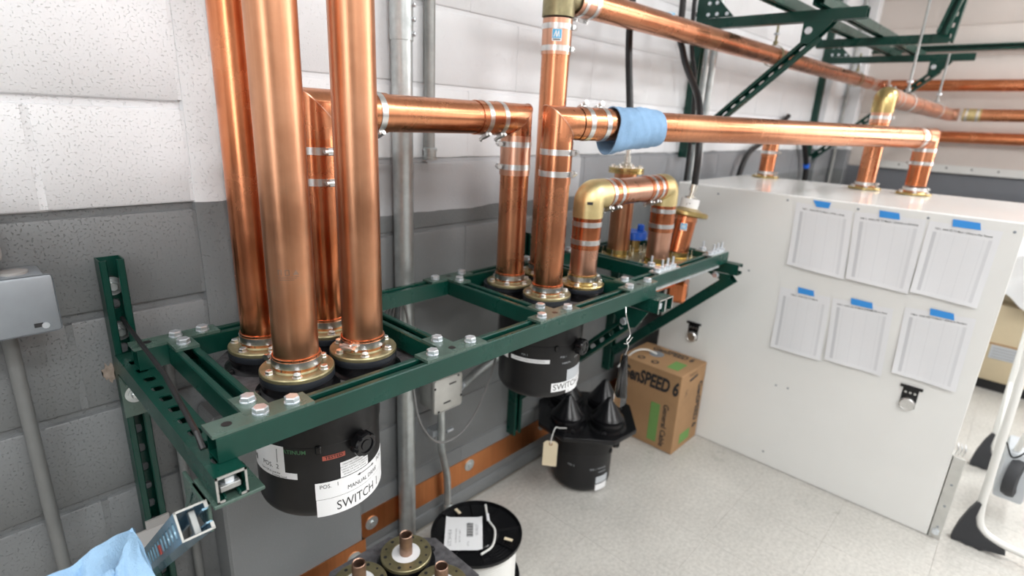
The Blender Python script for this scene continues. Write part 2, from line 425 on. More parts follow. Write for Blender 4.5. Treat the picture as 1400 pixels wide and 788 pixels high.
def holed_plate(bm, u0, u1, v0, v1, z0, z1, hu, hv, mtx, n=12):
    """rectangular plate with one central oval hole (half sizes hu, hv)"""
    cu = (u0 + u1) / 2; cv = (v0 + v1) / 2
    outer = []; inner = []
    for i in range(n):
        a = 2 * PI * (i + .5) / n; c = math.cos(a); s = math.sin(a)
        k = (abs(c) ** 4 + abs(s) ** 4) ** (-.25)
        inner.append((cu + hu * c * k, cv + hv * s * k))
        kk = 1 / max(abs(c), abs(s))
        outer.append((cu + (u1 - u0) / 2 * max(-1, min(1, c * kk)), cv + (v1 - v0) / 2 * max(-1, min(1, s * kk))))
    # put in the exact corners by snapping nearest
    for sx in (u0, u1):
        for sy in (v0, v1):
            i = min(range(n), key=lambda q: (outer[q][0] - sx) ** 2 / (u1 - u0) ** 2 + (outer[q][1] - sy) ** 2 / (v1 - v0) ** 2)
            outer[i] = (sx, sy)
    new = []
    R = []
    for z in (z0, z1):
        R.append(([bm.verts.new((x, y, z)) for x, y in outer], [bm.verts.new((x, y, z)) for x, y in inner]))
    for (o_, i_) in R: bridge(bm, o_, i_)
    bridge(bm, R[0][0], R[1][0]); bridge(bm, R[0][1], R[1][1])
    vs = [v for a, b in R for v in a + b]
    bmesh.ops.transform(bm, matrix=mtx, verts=vs)
def strut(bm, p0, p1, opn, w=.041, h=.041, t=.0026, slots=True, pitch=.048, hole=(.0105, .008), off0=.0):
    """channel strut from p0 to p1 (centre line), open side towards opn"""
    p0 = V(p0); p1 = V(p1); L = (p1 - p0); ln = L.length; l = L.normalized()
    o = V(opn); o = (o - l * o.dot(l)).normalized(); s = l.cross(o)
    R3 = Matrix((l, s, o)).transposed(); Mx = Matrix.Translation(p0) @ R3.to_4x4()
    def lb(u0, u1, s0, s1, o0, o1):
        vs = box(bm, ((u0 + u1) / 2, (s0 + s1) / 2, (o0 + o1) / 2), (u1 - u0, s1 - s0, o1 - o0))
        bmesh.ops.transform(bm, matrix=Mx, verts=vs)
    for k in (-1, 1):
        # side, rounded lip and inturned return as one bent profile
        prof = [(k * w / 2, -h / 2), (k * w / 2, h / 2 - .002), (k * (w / 2 - .002), h / 2), (k * (w / 2 - .0105), h / 2), (k * (w / 2 - .0125), h / 2 - .002),
                (k * (w / 2 - .0125), h / 2 - .008), (k * (w / 2 - .0125 + t), h / 2 - .008), (k * (w / 2 - .0125 + t), h / 2 - t - .001), (k * (w / 2 - t), h / 2 - t), (k * (w / 2 - t), -h / 2)]
        a = [bm.verts.new(Mx @ V((0, q[0], q[1]))) for q in prof]; b = [bm.verts.new(Mx @ V((ln, q[0], q[1]))) for q in prof]
        bridge(bm, a, b); bm.faces.new(a[::-1]); bm.faces.new(b)
    wi = w / 2 - t
    if not slots: lb(0, ln, -wi, wi, -h / 2, -h / 2 + t); return
    u = off0
    if u > 0: lb(0, u, -wi, wi, -h / 2, -h / 2 + t)
    while u + pitch <= ln + 1e-6:
        holed_plate(bm, u, u + pitch, -wi, wi, -h / 2, -h / 2 + t, hole[0], hole[1], Mx); u += pitch
    if u < ln - 1e-4: lb(u, ln, -wi, wi, -h / 2, -h / 2 + t)

# text ---------------------------------------------------------------
def text_bm(body, size, align='CENTER', sx=1.0, shear=0.0, bold=0.0, spacing=1.0):
    cu = bpy.data.curves.new('t', 'FONT'); cu.body = body; cu.size = size; cu.align_x = align; cu.align_y = 'CENTER'
    cu.offset = bold; cu.shear = shear; cu.space_character = spacing; cu.resolution_u = 3
    o = bpy.data.objects.new('t', cu); COL.objects.link(o)
    dg = bpy.context.evaluated_depsgraph_get(); dg.update()
    me = bpy.data.meshes.new_from_object(o.evaluated_get(dg))
    bm = bmesh.new(); bm.from_mesh(me)
    bpy.data.objects.remove(o, do_unlink=True); bpy.data.curves.remove(cu); bpy.data.meshes.remove(me)
    if sx != 1: bmesh.ops.scale(bm, vec=(sx, 1, 1), verts=bm.verts[:])
    return bm
def merge(bm, src, mi=0):
    me = bpy.data.meshes.new('m'); src.to_mesh(me); src.free()
    n = len(bm.faces); bm.from_mesh(me); bpy.data.meshes.remove(me)
    bm.faces.ensure_lookup_table()
    for f in bm.faces[n:]: f.material_index = mi
def place(bm, mtx): bmesh.ops.transform(bm, matrix=mtx, verts=bm.verts[:])
def rect(bm, x0, x1, y0, y1, z=0.0, th=.0004, nx=1):
    """thin slab in the xy plane, split in x for bending"""
    for (za, flip) in ((z, False),):
        pass
    xs = [x0 + (x1 - x0) * i / nx for i in range(nx + 1)]
    b = [(bm.verts.new((x, y0, z)), bm.verts.new((x, y1, z))) for x in xs]; t = [(bm.verts.new((x, y0, z + th)), bm.verts.new((x, y1, z + th))) for x in xs]
    for i in range(nx):
        bm.faces.new((t[i][0], t[i + 1][0], t[i + 1][1], t[i][1])); bm.faces.new((b[i][0], b[i][1], b[i + 1][1], b[i + 1][0]))
        bm.faces.new((b[i][0], b[i + 1][0], t[i + 1][0], t[i][0])); bm.faces.new((b[i][1], t[i][1], t[i + 1][1], b[i + 1][1]))
    bm.faces.new((b[0][0], t[0][0], t[0][1], b[0][1])); bm.faces.new((b[-1][0], b[-1][1], t[-1][1], t[-1][0]))
def wrap(bm, c, R, ang0):
    """x = arc length, y = height, z = offset -> round a vertical cylinder at c (cx, cy, cz); ang0 deg at x=0"""
    for v in bm.verts:
        a = math.radians(ang0) + v.co.x / R; r = R + v.co.z; h = v.co.y
        v.co = V((c[0] + r * math.cos(a), c[1] + r * math.sin(a), c[2] + h))
def sub_long(bm, mx=.006):
    for _ in range(4):
        es = [e for e in bm.edges if abs(e.verts[0].co.x - e.verts[1].co.x) > mx]
        if not es: break
        bmesh.ops.subdivide_edges(bm, edges=es, cuts=1)
    bmesh.ops.triangulate(bm, faces=bm.faces[:])
def wrapped_label(t, c, R, a0, a1, z0, z1, texts=(), m='paper_white', shapes=()):
    """label plate bent round the drum with printed lettering"""
    am = (a0 + a1) / 2; W = math.radians(a1 - a0) * R
    bm = bmesh.new(); rect(bm, -W / 2, W / 2, z0, z1, 0.0002, .0005, 14); wrap(bm, c, R, am)
    lb = obj('label', bm, m, t)
    for (s, x, y, size, opt) in texts:
        q = dict(opt); ink = q.pop('ink', 'ink')
        tb = text_bm(s, size, **q); bmesh.ops.translate(tb, vec=(x, y, .001), verts=tb.verts[:])
        sub_long(tb); wrap(tb, c, R, am); obj('lettering', tb, ink, lb)
    for poly in shapes:
        tb = bmesh.new(); prism(tb, poly, .0009, .0012); sub_long(tb); wrap(tb, c, R, am); obj('printed_mark', tb, 'ink', lb)
    return lb

# ================================================================== SETTING
YW = 1.294; XF = 5.30; ZC = 3.05; X0 = -2.4; Y0 = -3.2
bm = bmesh.new(); bx(bm, X0, XF + .1, Y0, YW + .1, -.06, -.0015)
flo = struct(obj('floor', bm, 'subfloor'))
def mk_tile(b): bx(b, -.1521, .1521, -.1521, .1521, -.003, 0, .0004)
ty = [.262 + .3048 * k + .1524 for k in range(-9, 4)]
tx = [.166 + .3048 * k + .1524 for k in range(0, 17)]
for y in ty:
    if y - .152 > YW: continue
    for x in tx:
        hy = min(y + .1521, YW - .003); key = 'tile%.3f' % hy if hy < y + .152 else 'tile'
        mk = mk_tile if key == 'tile' else (lambda b, d=hy - y: bx(b, -.1521, .1521, -.1521, d, -.003, 0, .0004))
        inst('floor_tile', key, mk, 'tile', flo, T(x, y, 0))
bm = bmesh.new(); bx(bm, X0, XF + .1, Y0, YW + .1, ZC, ZC + .06); struct(obj('ceiling', bm, 'ceil'))

def block_maker(w_, h_, d_, jb=.0045, fill=0):
    def f(b):
        # block face with worn chamfered rim, proud of the joint by d_ ; face looks to -Y, origin at centre on the joint plane
        w = w_ / 2; h = h_ / 2; e = jb; pr = [(0, 0.0), (e * .5, d_ * .75), (e * 1.3, d_)]
        rings = []
        for (i, d) in pr:
            rings.append([b.verts.new((sx * w, -d, sz * (h - i))) for sx, sz in ((-1, -1), (1, -1), (1, 1), (-1, 1))])
        for a, c in zip(rings, rings[1:]): bridge(b, a, c)
        b.faces.new(rings[-1]); b.faces.new(rings[0][::-1])
        if fill:   # mortar struck nearly flush in the upright joint at its right side
            bx(b, w - .0005, w + fill + .0005, -d_ + .0009, .0, -h + .004, h - .004)
    return f
def block_wall(par, mt, u0, u1, z0, ph, tomtx, proud=.007, jz=.011, jx=.006, rows=None, zmax=ZC, bw=.4064, stag=.5):
    """running bond of blocks between u0 and u1; tomtx(u, z) -> world matrix"""
    z = z0; r = 0
    while z < zmax - .02:
        zb = max(z, 0.0); zt = min(z + .2032, zmax)
        off = ph + (stag * bw if r % 2 else 0)
        k = math.floor((u0 - off) / bw)
        while off + k * bw < u1 - .01:
            a = max(off + k * bw, u0); c = min(off + (k + 1) * bw, u1)
            if mt == 'wall_l' and u1 - c < .1: c = u1
            if c - a > .02 and zt - zb > .02:
                w_ = c - a - jx; h_ = zt - zb - jz
                key = '%s_%.3f_%.3f' % (mt, w_, h_)
                inst('block', key, block_maker(w_, h_, proud, fill=jx), mt, par, tomtx((a + c) / 2, (zb + zt) / 2))
            k += 1
            if mt == 'wall_l' and off + k * bw > u1 - .1: break
        z += .2032; r += 1
# left wall (two pours side by side, courses out of step)
bm = bmesh.new(); bx(bm, X0, .395, YW + .012, YW + .1, 0, ZC); bx(bm, .39, XF + .1, YW + .006, YW + .1, 0, ZC)
wl = struct(obj('wall_left', bm, 'wall_r'))
bm = bmesh.new(); bx(bm, X0, .392, YW + .0115, YW + .013, 0, ZC)
obj('joint_face', bm, 'wall_l', wl)
block_wall(wl, 'wall_l', -1.0, .388, 1.199 - .2032 * 6, .14, lambda u, z: T(u, YW + .012, z), proud=.010, jz=.013, jx=.012)
block_wall(wl, 'wall_r', .455, XF, 1.281 - .2032 * 7, .505 + .05, lambda u, z: T(u, YW + .006, z), proud=.006, jz=.010, jx=.004)
# the vertical filled joint between the pours
bm = bmesh.new()
prism(bm, [(.386, YW + .012), (.390, YW + .001), (.412, YW - .004), (.440, YW - .006), (.452, YW + .001), (.456, YW + .008)], 0, ZC)
obj('filled_joint', bm, 'wall_l', wl)
# low pier against the wall
bm = bmesh.new(); bx(bm, .34, .70, 1.20, YW, 0.0, .742, .006)
pier = struct(obj('trim_1', bm, 'wall_r')); pier['label'] = 'grey painted low concrete pier on the block wall under the frame'
# chipped paint on the wall, dark scuffs low on the pier
def blotch(par, name, cx, y, cz, w_, h_, m, seed, n=22):
    rr = random.Random(seed); bm = bmesh.new(); vs = []
    for k in range(n):
        a = 2 * PI * k / n; q = rr.uniform(.55, 1.15); vs.append((cx + w_ * q * math.cos(a), cz + h_ * q * math.sin(a)))
    a_ = [bm.verts.new((x, y, z)) for x, z in vs]; b_ = [bm.verts.new((x, y - .0007, z)) for x, z in vs]
    bridge(bm, a_, b_); bm.faces.new(b_); bm.faces.new(a_[::-1]); bmesh.ops.triangulate(bm, faces=[f for f in bm.faces if len(f.verts) > 4])
    return obj(name, bm, m, par)
blotch(wl, 'chipped_paint', .190, YW + .002, .870, .012, .024, 'bare_block', 3)
for (cx, cz, w_, h_, sd) in ((.545, .170, .040, .014, 5), (.500, .155, .022, .020, 8), (.590, .160, .020, .022, 9), (.53, .135, .03, .016, 12)):
    blotch(pier, 'dark_scuff', cx, 1.1995, cz, w_, h_, 'scuff', sd)
# far wall
bm = bmesh.new(); bx(bm, XF + .006, XF + .1, Y0, YW + .1, 0, ZC)
wf = struct(obj('wall_back', bm, 'wall_far'))
Rf = Matrix.Rotation(-PI / 2, 4, 'Z')
block_wall(wf, 'wall_far', -1.7, YW, 1.165 - .2032 * 6, .2, lambda u, z: T(XF + .006, u, z) @ Rf, proud=.006, jz=.008, jx=.008)
bm = bmesh.new(); bx(bm, X0 - .1, X0, Y0, YW, 0, ZC); struct(obj('wall_front', bm, 'wall_far'))
bm = bmesh.new(); bx(bm, X0, XF, Y0 - .1, Y0, 0, ZC); struct(obj('wall_right', bm, 'wall_far'))
# bright windows added out of view for highlights on the pipes (far end of the room and behind the camera)
for (nm, x, s_, ya, yb, en) in (('added_window_1', XF, -1, -1.5, -2.9, 30), ('added_window_2', X0, 1, -.5, -1.2, 4)):
    bm = bmesh.new()
    for (a, b_, c, d) in ((ya, yb, .95, 1.0), (ya, yb, 2.4, 2.45), (ya + .05, ya, .95, 2.45), (yb, yb - .05, .95, 2.45), ((ya + yb) / 2 + .02, (ya + yb) / 2 - .02, 1.0, 2.4)):
        bx(bm, min(x, x + s_ * .05), max(x, x + s_ * .05), b_, a, c, d, .003)
    wn = struct(obj(nm, bm, 'strip_white'))
    bm = bmesh.new(); bx(bm, min(x + s_ * .012, x + s_ * .02), max(x + s_ * .012, x + s_ * .02), yb, ya, 1.0, 2.4); obj('pane', bm, 'highlight_glow', wn)
    ld = bpy.data.lights.new('highlight_glow', 'AREA'); ld.shape = 'RECTANGLE'; ld.size = 1.35; ld.size_y = abs(ya - yb) - .06; ld.energy = en; ld.color = (.95, .98, 1)  # added lamp, gives the pipes their bright streaks
    lo = bpy.data.objects.new('highlight_glow', ld); COL.objects.link(lo); lo.location = (x + s_ * .06, (ya + yb) / 2, 1.7)
    lo.rotation_euler = (0, math.radians(90) * (1 if s_ < 0 else -1), 0)
# white ledge with fixings on far wall, corner trims
bm = bmesh.new(); bx(bm, XF - .03, XF, -1.5, 1.06, 1.165, 1.222, .003)
led = struct(obj('trim_2', bm, 'strip_white'))
def mk_screw(b): lathe(b, [(.006, 0), (.006, .002), (.004, .004), (0, .004)], n=10)
for k in range(16): inst('screw', 'ledge_screw', mk_screw, 'black_paint', led, at((XF - .03, .98 - k * .15, 1.2), (-1, 0, 0)))
bm = bmesh.new(); bx(bm, XF - .11, XF, YW - .11, YW - .0005, 0, ZC, .005); struct(obj('trim_3', bm, 'wall_r'))
bm = bmesh.new(); bx(bm, 4.66, 4.80, YW - .035, YW, 0, ZC, .004); struct(obj('trim_4', bm, 'wall_r'))

# ceiling lights (outside the frame, they light the room)
for (lx, ly, k) in LAMPS:
    t = thing('ceiling_light', 'white ceiling light panel over the room', 'light', (lx, ly, 2.94), group='ceiling light panels')
    bm = bmesh.new(); bx(bm, lx - .62, lx + .62, ly - .30, ly + .30, 2.96, ZC, .004); obj('housing', bm, 'strip_white', t)
    bm = bmesh.new(); bx(bm, lx - .60, lx + .60, ly - .28, ly + .28, 2.945, 2.96); obj('diffuser', bm, 'diff', t)

# ================================================================== STRUT FRAME
ZT = .962; ZB = .921; ZC1 = (ZT + ZB) / 2
YR = .768; YB = 1.162      # rail centre lines
def mk_hexbolt_big(b): hexbolt(b, .0118, .0085, .0122)
def tee_plate(t, cx, cy, sy, hole_side=0):
    """T shaped joining plate: bar along X on the rail, stem along +-Y on the cross member"""
    bm = bmesh.new(); hw = .0205; z0 = ZT; z1 = ZT + .0055; a = .076
    pts = [(-a, -hw), (a, -hw), (a, hw), (hw, hw), (hw, .072), (-hw, .072), (-hw, hw), (-a, hw)]
    pts = [(cx + x, cy + y * sy) for x, y in pts]
    if sy < 0: pts = pts[::-1]
    prism(bm, pts, z0, z1)
    p = obj('joining_plate', bm, 'green_plate', t)
    # plain hole seen as a short dark bushing ring
    hb = bmesh.new(); lathe(hb, [(.0075, 0), (.0075, .0002), (0, .0002)], (cx - .049 * hole_side, cy, z1 + .0001), n=16)
    obj('bolt_hole', hb, 'black_rubber', p)
    for (dx, dy) in ((0 if hole_side else -.049, 0), (.049, 0), (0, .047 * sy)):
        inst('bolt', 'bolt_big', mk_hexbolt_big, 'zinc', p, at((cx + dx, cy + dy, z1)) @ Matrix.Rotation(random.random() * 2, 4, 'Z'))
fr = thing('support_rack', 'long green steel channel frame holding the two black switches', 'frame', (.214, YR, ZB))
def part_strut(t, name, p0, p1, opn, m='green', **k):
    bm = bmesh.new(); strut(bm, p0, p1, opn, **k); return obj(name, bm, m, t)
part_strut(fr, 'rail', (.214, YR, ZC1), (1.434, YR, ZC1), (0, 0, 1))
part_strut(fr, 'rail', (.214, YB, ZC1), (1.434, YB, ZC1), (0, 0, 1))
CR = (.285, .662, .985, 1.365)
for cx in CR:
    part_strut(fr, 'cross_member', (cx, YR + .0215, ZC1), (cx, YB - .0215, ZC1), (0, 0, 1))
for i, cx in enumerate(CR):
    tee_plate(fr, cx, YR, 1, 0 if i else 1); tee_plate(fr, cx, YB, -1, 0 if i else 1)
fr2 = thing('support_rack', 'short green steel channel frame under the capped copper ports, nearest the white cabinet', 'frame', (1.45, YR + .042, ZB))
YR2 = YR + .0415
part_strut(fr2, 'rail', (1.39, YR2, ZC1), (2.05, YR2, ZC1), (0, 0, 1), slots=False)
part_strut(fr2, 'rail', (1.45, YB, ZC1), (2.05, YB, ZC1), (0, 0, 1), slots=False)
for cx in (1.595, 1.975): part_strut(fr2, 'cross_member', (cx, YR2 + .0215, ZC1), (cx, YB - .0215, ZC1), (0, 0, 1))
for cx in (1.595, 1.975):
    for (cy, s) in ((YR2, 1), (YB, -1)):
        bm = bmesh.new(); bx(bm, cx - .07, cx + .07, cy - .018, cy + .018, ZT, ZT + .005); bx(bm, cx - .018, cx + .018, min(cy, cy + s * .07), max(cy, cy + s * .07), ZT, ZT + .005)
        p = obj('joining_plate', bm, 'galv', fr2)
        for (dx, dy) in ((-.05, 0), (-.02, 0), (.05, 0), (.015, 0), (0, .05 * s)):
            inst('bolt', 'bolt_big', mk_hexbolt_big, 'zinc', p, at((cx + dx, cy + dy, ZT + .005)))
            if s > 0 and dx > -.04: inst('bolt', 'bolt_stud', lambda b: cyl(b, (0, 0, 0), (0, 0, .026), .004, 8), 'zinc', p, at((cx + dx, cy + dy, ZT + .012)))
bm = bmesh.new(); bx(bm, 1.50, 1.96, YR2 - .028, YR2 - .0215, ZB - .004, ZB + .004); obj('lit_lip_strip', bm, 'galv', fr2, 'pale strip added for light on the lower lip')  # pale strip stands in for the lit bottom lip of the rail

# wall brackets --------------------------------------------------------
def fitting45(bm, x0, x1, y, z, ly=.05, lz=.06, s=1):
    """bent plate: flat under the arm then turned down 45 degrees"""
    th = .0055
    prof = [(y, z), (y + ly, z), (y + ly, z - th), (y + .004, z - th), (y - lz * .7 * s, z - th - lz * .7), (y - lz * .7 * s - .005, z - lz * .7)]
    a = [bm.verts.new((x0, p[0], p[1])) for p in prof]; b = [bm.verts.new((x1, p[0], p[1])) for p in prof]
    bridge(bm, a, b); bm.faces.new(a[::-1]); bm.faces.new(b)
YS = YW - .041 / 2 - .0      # wall strut centre
br = thing('strut_bracket', 'green channel wall bracket at the left end of the frame, slotted brace below', 'bracket', (.218, 1.27, .1))
part_strut(br, 'wall_strut', (.219, YS, .02), (.219, YS, 1.112), (0, -1, 0), hole=(.011, .009), off0=.01)
part_strut(br, 'arm', (.218, .717, ZB - .0215), (.218, YS - .021, ZB - .0215), (0, 0, -1), hole=(.0115, .0095), off0=.022, w=.042)
# grey cut end rim of the arm
bm = bmesh.new()
for (a, b_, c, d) in ((.197, .239, -.0035, 0), (.197, .200, -.041, 0), (.236, .239, -.041, 0), (.197, .207, -.041, -.038), (.229, .239, -.041, -.038)):
    bx(bm, a, b_, .7155, .7172, ZB + c, ZB + d)
obj('cut_end', bm, 'cut', br, 'bare grey sawn end of the arm')
bm = bmesh.new(); bx(bm, .204, .232, .722, .742, ZB - .030, ZB - .021, .001); obj('channel_nut', bm, 'galv_dull', br)
inst('bolt', 'bolt_big', mk_hexbolt_big, 'zinc', br, at((.218, .735, ZB - .021)))
bm = bmesh.new()
bx(bm, .192, .262, .716, .80, ZB - .049, ZB - .0432, .001)
for (x0_, x1_) in ((.186, .246),):
    pr_ = [(.736, ZB - .049), (.80, ZB - .049), (.845, ZB - .115), (.838, ZB - .120), (.790, ZB - .056), (.736, ZB - .055)]
    va = [bm.verts.new((x0_, p[0], p[1])) for p in pr_]; vb = [bm.verts.new((x1_, p[0], p[1])) for p in pr_]
    bridge(bm, va, vb); bm.faces.new(va[::-1]); bm.faces.new(vb)
bx(bm, .188, .1935, .735, .84, ZB - .095, ZB - .049, .001)
obj('angle_fitting', bm, 'green_plate', br)
# brace: from its open sawn end down to the wall
B0 = V((.167, .72, .868)); B1 = V((.167, 1.262, .382)); bd = (B1 - B0).normalized()
part_strut(br, 'brace', B0, B1, (1, 0, .0), m='blue_reflection', pitch=.031, hole=(.0075, .0115), off0=.012)
bm = bmesh.new()
q = V((0, 0, 1)) - bd * bd.z; q.normalize(); R3 = Matrix((bd, V((1, 0, 0)), bd.cross(V((1, 0, 0))))).transposed()
for (s, o_, a, c) in ((0, .0193, .041, .0028), (0, -.0193, .041, .0028), (-.0193, 0, .0028, .041), (.0185, .0155, .0045, .010), (.0185, -.0155, .0045, .010)):
    box(bm, B0 - bd * .0008 + V((1, 0, 0)) * s + R3.col[2] * o_, (.0016, a if abs(s) < .001 else a, c), 0, R3)
obj('cut_end', bm, 'cut', br, 'bare sawn end of the brace')
bm = bmesh.new(); box(bm, B0 + bd * .028 + V((.004, 0, 0)), (.012, .009, .034), .001, R3); obj('channel_nut', bm, 'galv_dull', br)
bm = bmesh.new(); box(bm, B0 + bd * .175 + V((-.0215, 0, -.006)), (.012, .0015, .014), 0, R3); obj('red_mark', bm, 'red_tag', br)
# gusset on the wall strut below arm
bm = bmesh.new(); bx(bm, .196, .242, 1.19, 1.2525, ZB - .049, ZB - .043); bx(bm, .196, .242, 1.2465, 1.2525, ZB - .14, ZB - .043)
obj('angle_fitting', bm, 'green_plate', br)
bm = bmesh.new(); fitting45(bm, .150, .242, 1.2475, .50, .004, .07, 1); bx(bm, .196, .242, 1.2465, 1.2525, .42, .52); obj('angle_fitting', bm, 'box_pale', br)
def mk_washer_bolt(b): lathe(b, [(0, 0), (.019, 0), (.019, .003), (0, .003)], n=24); hexbolt(b, .0095, .009, .013, .0, .005)
inst('bolt', 'washer_bolt', mk_washer_bolt, 'galv', br, at((.219, YS + .017, 1.052), (0, -1, 0)))
inst('bolt', 'washer_bolt', mk_washer_bolt, 'galv', br, at((.219, 1.2465, ZB - .09), (0, -1, 0)))
inst('bolt', 'washer_bolt', mk_washer_bolt, 'galv', br, at((.219, YS + .017, .955), (0, -1, 0)))

def bracket(label, xc, double, zlow=.22):
    t = thing('strut_bracket', label, 'bracket', (xc, 1.27, zlow))
    part_strut(t, 'wall_strut', (xc, YS, zlow), (xc, YS, ZB + .10), (0, -1, 0), slots=double)
    part_strut(t, 'arm', (xc, .717 if double else .742, ZB - .0215), (xc, YS - .021, ZB - .0215), (1, 0, 0) if not double else (0, 0, -1), slots=False)
    if double:
        part_strut(t, 'arm', (xc + .0425, .717, ZB - .0215), (xc + .0425, YS - .021, ZB - .0215), (0, 0, -1), slots=False)
        bm = bmesh.new()
        for k in (0, .0425):
            for (a, b_, c, d) in ((-.0205, .0205, -.0035, 0), (-.0205, -.0178, -.041, 0), (.0178, .0205, -.041, 0)):
                bx(bm, xc + k + a, xc + k + b_, .7155, .7172, ZB + c, ZB + d)
        obj('cut_end', bm, 'cut', t)
        bm = bmesh.new(); bx(bm, xc - .012, xc + .012, .722, .74, ZB - .032, ZB - .014, .001); obj('channel_nut', bm, 'zinc', t)
    z1 = ZB - .05
    part_strut(t, 'brace', (xc - (.0 if double else 0), .80 if double else .765, z1 - .03 if double else z1 - .01), (xc, YS - .03, z1 - .47), (-1, 0, 0) if double else (0, .7, .8), slots=double, hole=(.012, .009))
    bm = bmesh.new()
    # gusset plate beside arm and brace
    pl_ = [(.745, ZB - .043), (.87, ZB - .043), (.87, ZB - .06), (.83, ZB - .115), (.78, ZB - .10)] if double else [(.76, ZB - .043), (.86, ZB - .043), (.86, ZB - .05), (.80, ZB - .07), (.77, ZB - .06)]
    a = [bm.verts.new((xc - .0262, p[0], p[1])) for p in pl_]; b = [bm.verts.new((xc - .0212, p[0], p[1])) for p in pl_]
    bridge(bm, a, b); bm.faces.new(a[::-1]); bm.faces.new(b)
    g = obj('gusset_plate', bm, 'green', t)
    inst('bolt', 'bolt_big', mk_hexbolt_big, 'zinc', g, at((xc - .0262, .82, ZB - .09 if double else ZB - .055), (-1, 0, 0)))
    if not double:
        for yy in (.84, .93): inst('bolt', 'bolt_big', mk_hexbolt_big, 'zinc', t, at((xc, yy + .01, z1 - .045 - (yy - .8) * .85), (0, .66, .75)))
    return t
bracket('green double channel wall bracket carrying the joint between the two frames', 1.425, True)
bracket('green channel wall bracket at the right end, long plain brace before the white cabinet', 2.065, False, .30)
# black rod across the left end
bm = bmesh.new(); tube(bm, [(.221, 1.262, .992), (.222, 1.235, .985), (.217, .98, .972), (.196, .765, .972), (.196, .745, .955)], .0042, 8)
top(obj('black_rod', bm, 'black_rubber'), 'thin black rod leaning over the left end of the green frame', 'rod')

# ================================================================== SWITCHES
def mk_cap_bolt(b): hexbolt(b, .0072, .0062, .0088, .004, .0012)
def switch(name, label, cx, cy, z0, rot=0.0, sp=.148, R=.125, half=.19, cut=.09, spx=None, kang=-82, mirror=False, plate_m='cast'):
    """z0 = bottom of drum; flange seats at z0+.327"""
    t = thing(name, label, 'switch', (cx, cy, z0))
    Rz = Matrix.Translation((cx, cy, 0)) @ Matrix.Rotation(rot, 4, 'Z')
    zs = z0 + .293
    bm = bmesh.new(); h = half; c = cut
    poly = [(-c, -h), (c, -h), (h, -c), (h, c), (c, h), (-c, h), (-h, c), (-h, -c)]
    prism(bm, poly, zs - .018, zs, Rz)
    es = [e for e in bm.edges]; bmesh.ops.bevel(bm, geom=es, offset=.0015, segments=1, affect='EDGES')
    obj('top_plate', bm, plate_m, t)
    ports = []
    sx = (spx or sp) / 2; sy = sp / 2
    for (a, b) in ((-1, -1), (1, -1), (1, 1), (-1, 1)):
        p = Rz @ V((a * sx, b * sy, 0)); ports.append(p)
        bm = bmesh.new(); lathe(bm, [(.076, 0), (.070, .003), (.0635, .006), (.0635, .018), (.0655, .0185), (.0655, .022), (0, .022)], (p.x, p.y, zs - .0005), n=48)
        pc = obj('port_collar', bm, 'black_plastic', t)
    # housing under plate
    bm = bmesh.new(); lathe(bm, [(0, 0), (R + .002, 0), (R + .002, .100), (R - .01, .106), (0, .106)], (cx, cy, zs - .018 - .1), n=64); obj('housing', bm, 'black_paint', t)
    zd = zs - .118
    bm = bmesh.new(); rr = .035
    prof = [(0, 0), (R - rr, 0)] + [(R - rr + rr * math.sin(k * PI / 16), rr - rr * math.cos(k * PI / 16)) for k in range(1, 9)] + [(R, zd - z0 - .003), (R - .002, zd - z0 - .0005), (0, zd - z0 - .0005)]
    lathe(bm, prof, (cx, cy, z0), n=64); obj('motor_drum', bm, 'black_paint', t)
    # catch on the seam
    a = math.radians(-118) + rot; d = V((math.cos(a), math.sin(a), 0))
    bm = bmesh.new(); box(bm, V((cx, cy, zd - .006)) + d * (R + .003), (.008, .011, .018), .002, Matrix.Rotation(a, 3, 'Z')); obj('catch', bm, 'black_plastic', t)
    # knob
    a = math.radians(kang) + rot; d = V((math.cos(a), math.sin(a), 0)); kp = V((cx, cy, zd - .012)) + d * (R - .006)
    bm = bmesh.new(); F = frame(d)
    lathe(bm, [(.012, 0), (.012, .012)], kp, d, 24)
    n = 48; rings = []
    for (r, h_) in ((.022, .012), (.025, .014), (.025, .031), (.022, .035), (.0165, .035), (.0155, .032), (.011, .032), (.0105, .034), (0, .034)):
        cc = kp + d * h_
        if r == 0: rings.append([bm.verts.new(cc)]); continue
        ring = []
        for i in range(n):
            th = 2 * PI * i / n; k = r * (1 - (.10 if r > .021 and (i % 8) in (0, 1) else 0))
            ring.append(bm.verts.new(cc + F @ V((k * math.cos(th), k * math.sin(th), 0))))
        rings.append(ring)
    for a_, b_ in zip(rings, rings[1:]):
        if len(b_) == 1:
            for i in range(n): bm.faces.new((a_[i], a_[(i + 1) % n], b_[0]))
        else: bridge(bm, a_, b_)
    bm.faces.new(rings[0][::-1]); obj('knob', bm, 'black_plastic', t)
    # plate lugs and screws on the top plate
    for k in range(8):
        a = k * PI / 4 + PI / 8; p = Rz @ V((.155 * math.cos(a), .155 * math.sin(a), 0))
        inst('bolt', 'cap_bolt_dark', mk_cap_bolt, 'black_paint', t, at((p.x, p.y, zs)))
    return t, ports, zs
S1 = (.4825, .9875); Z0 = .618
s1, P1, zs1 = switch('coaxial_switch', 'black round switch hanging in the frame with white SWITCH 1 label', S1[0], S1[1], Z0, sp=.145, spx=.139)
def wl_(t, S, R, *a, **k): return wrapped_label(t, (S[0], S[1], 0), R, *a, **k)
R = .1252
wl_(s1, S1, R, -122.3, -35, .632, .671, texts=[('SWITCH 1', -.002, .6495, .030, dict(sx=.82))])
arrow = [(-.012, .7015), (-.005, .7045), (-.005, .7022), (.030, .7022), (.030, .7045), (.037, .7015), (.030, .6985), (.030, .7008), (-.005, .7008), (-.005, .6985)]
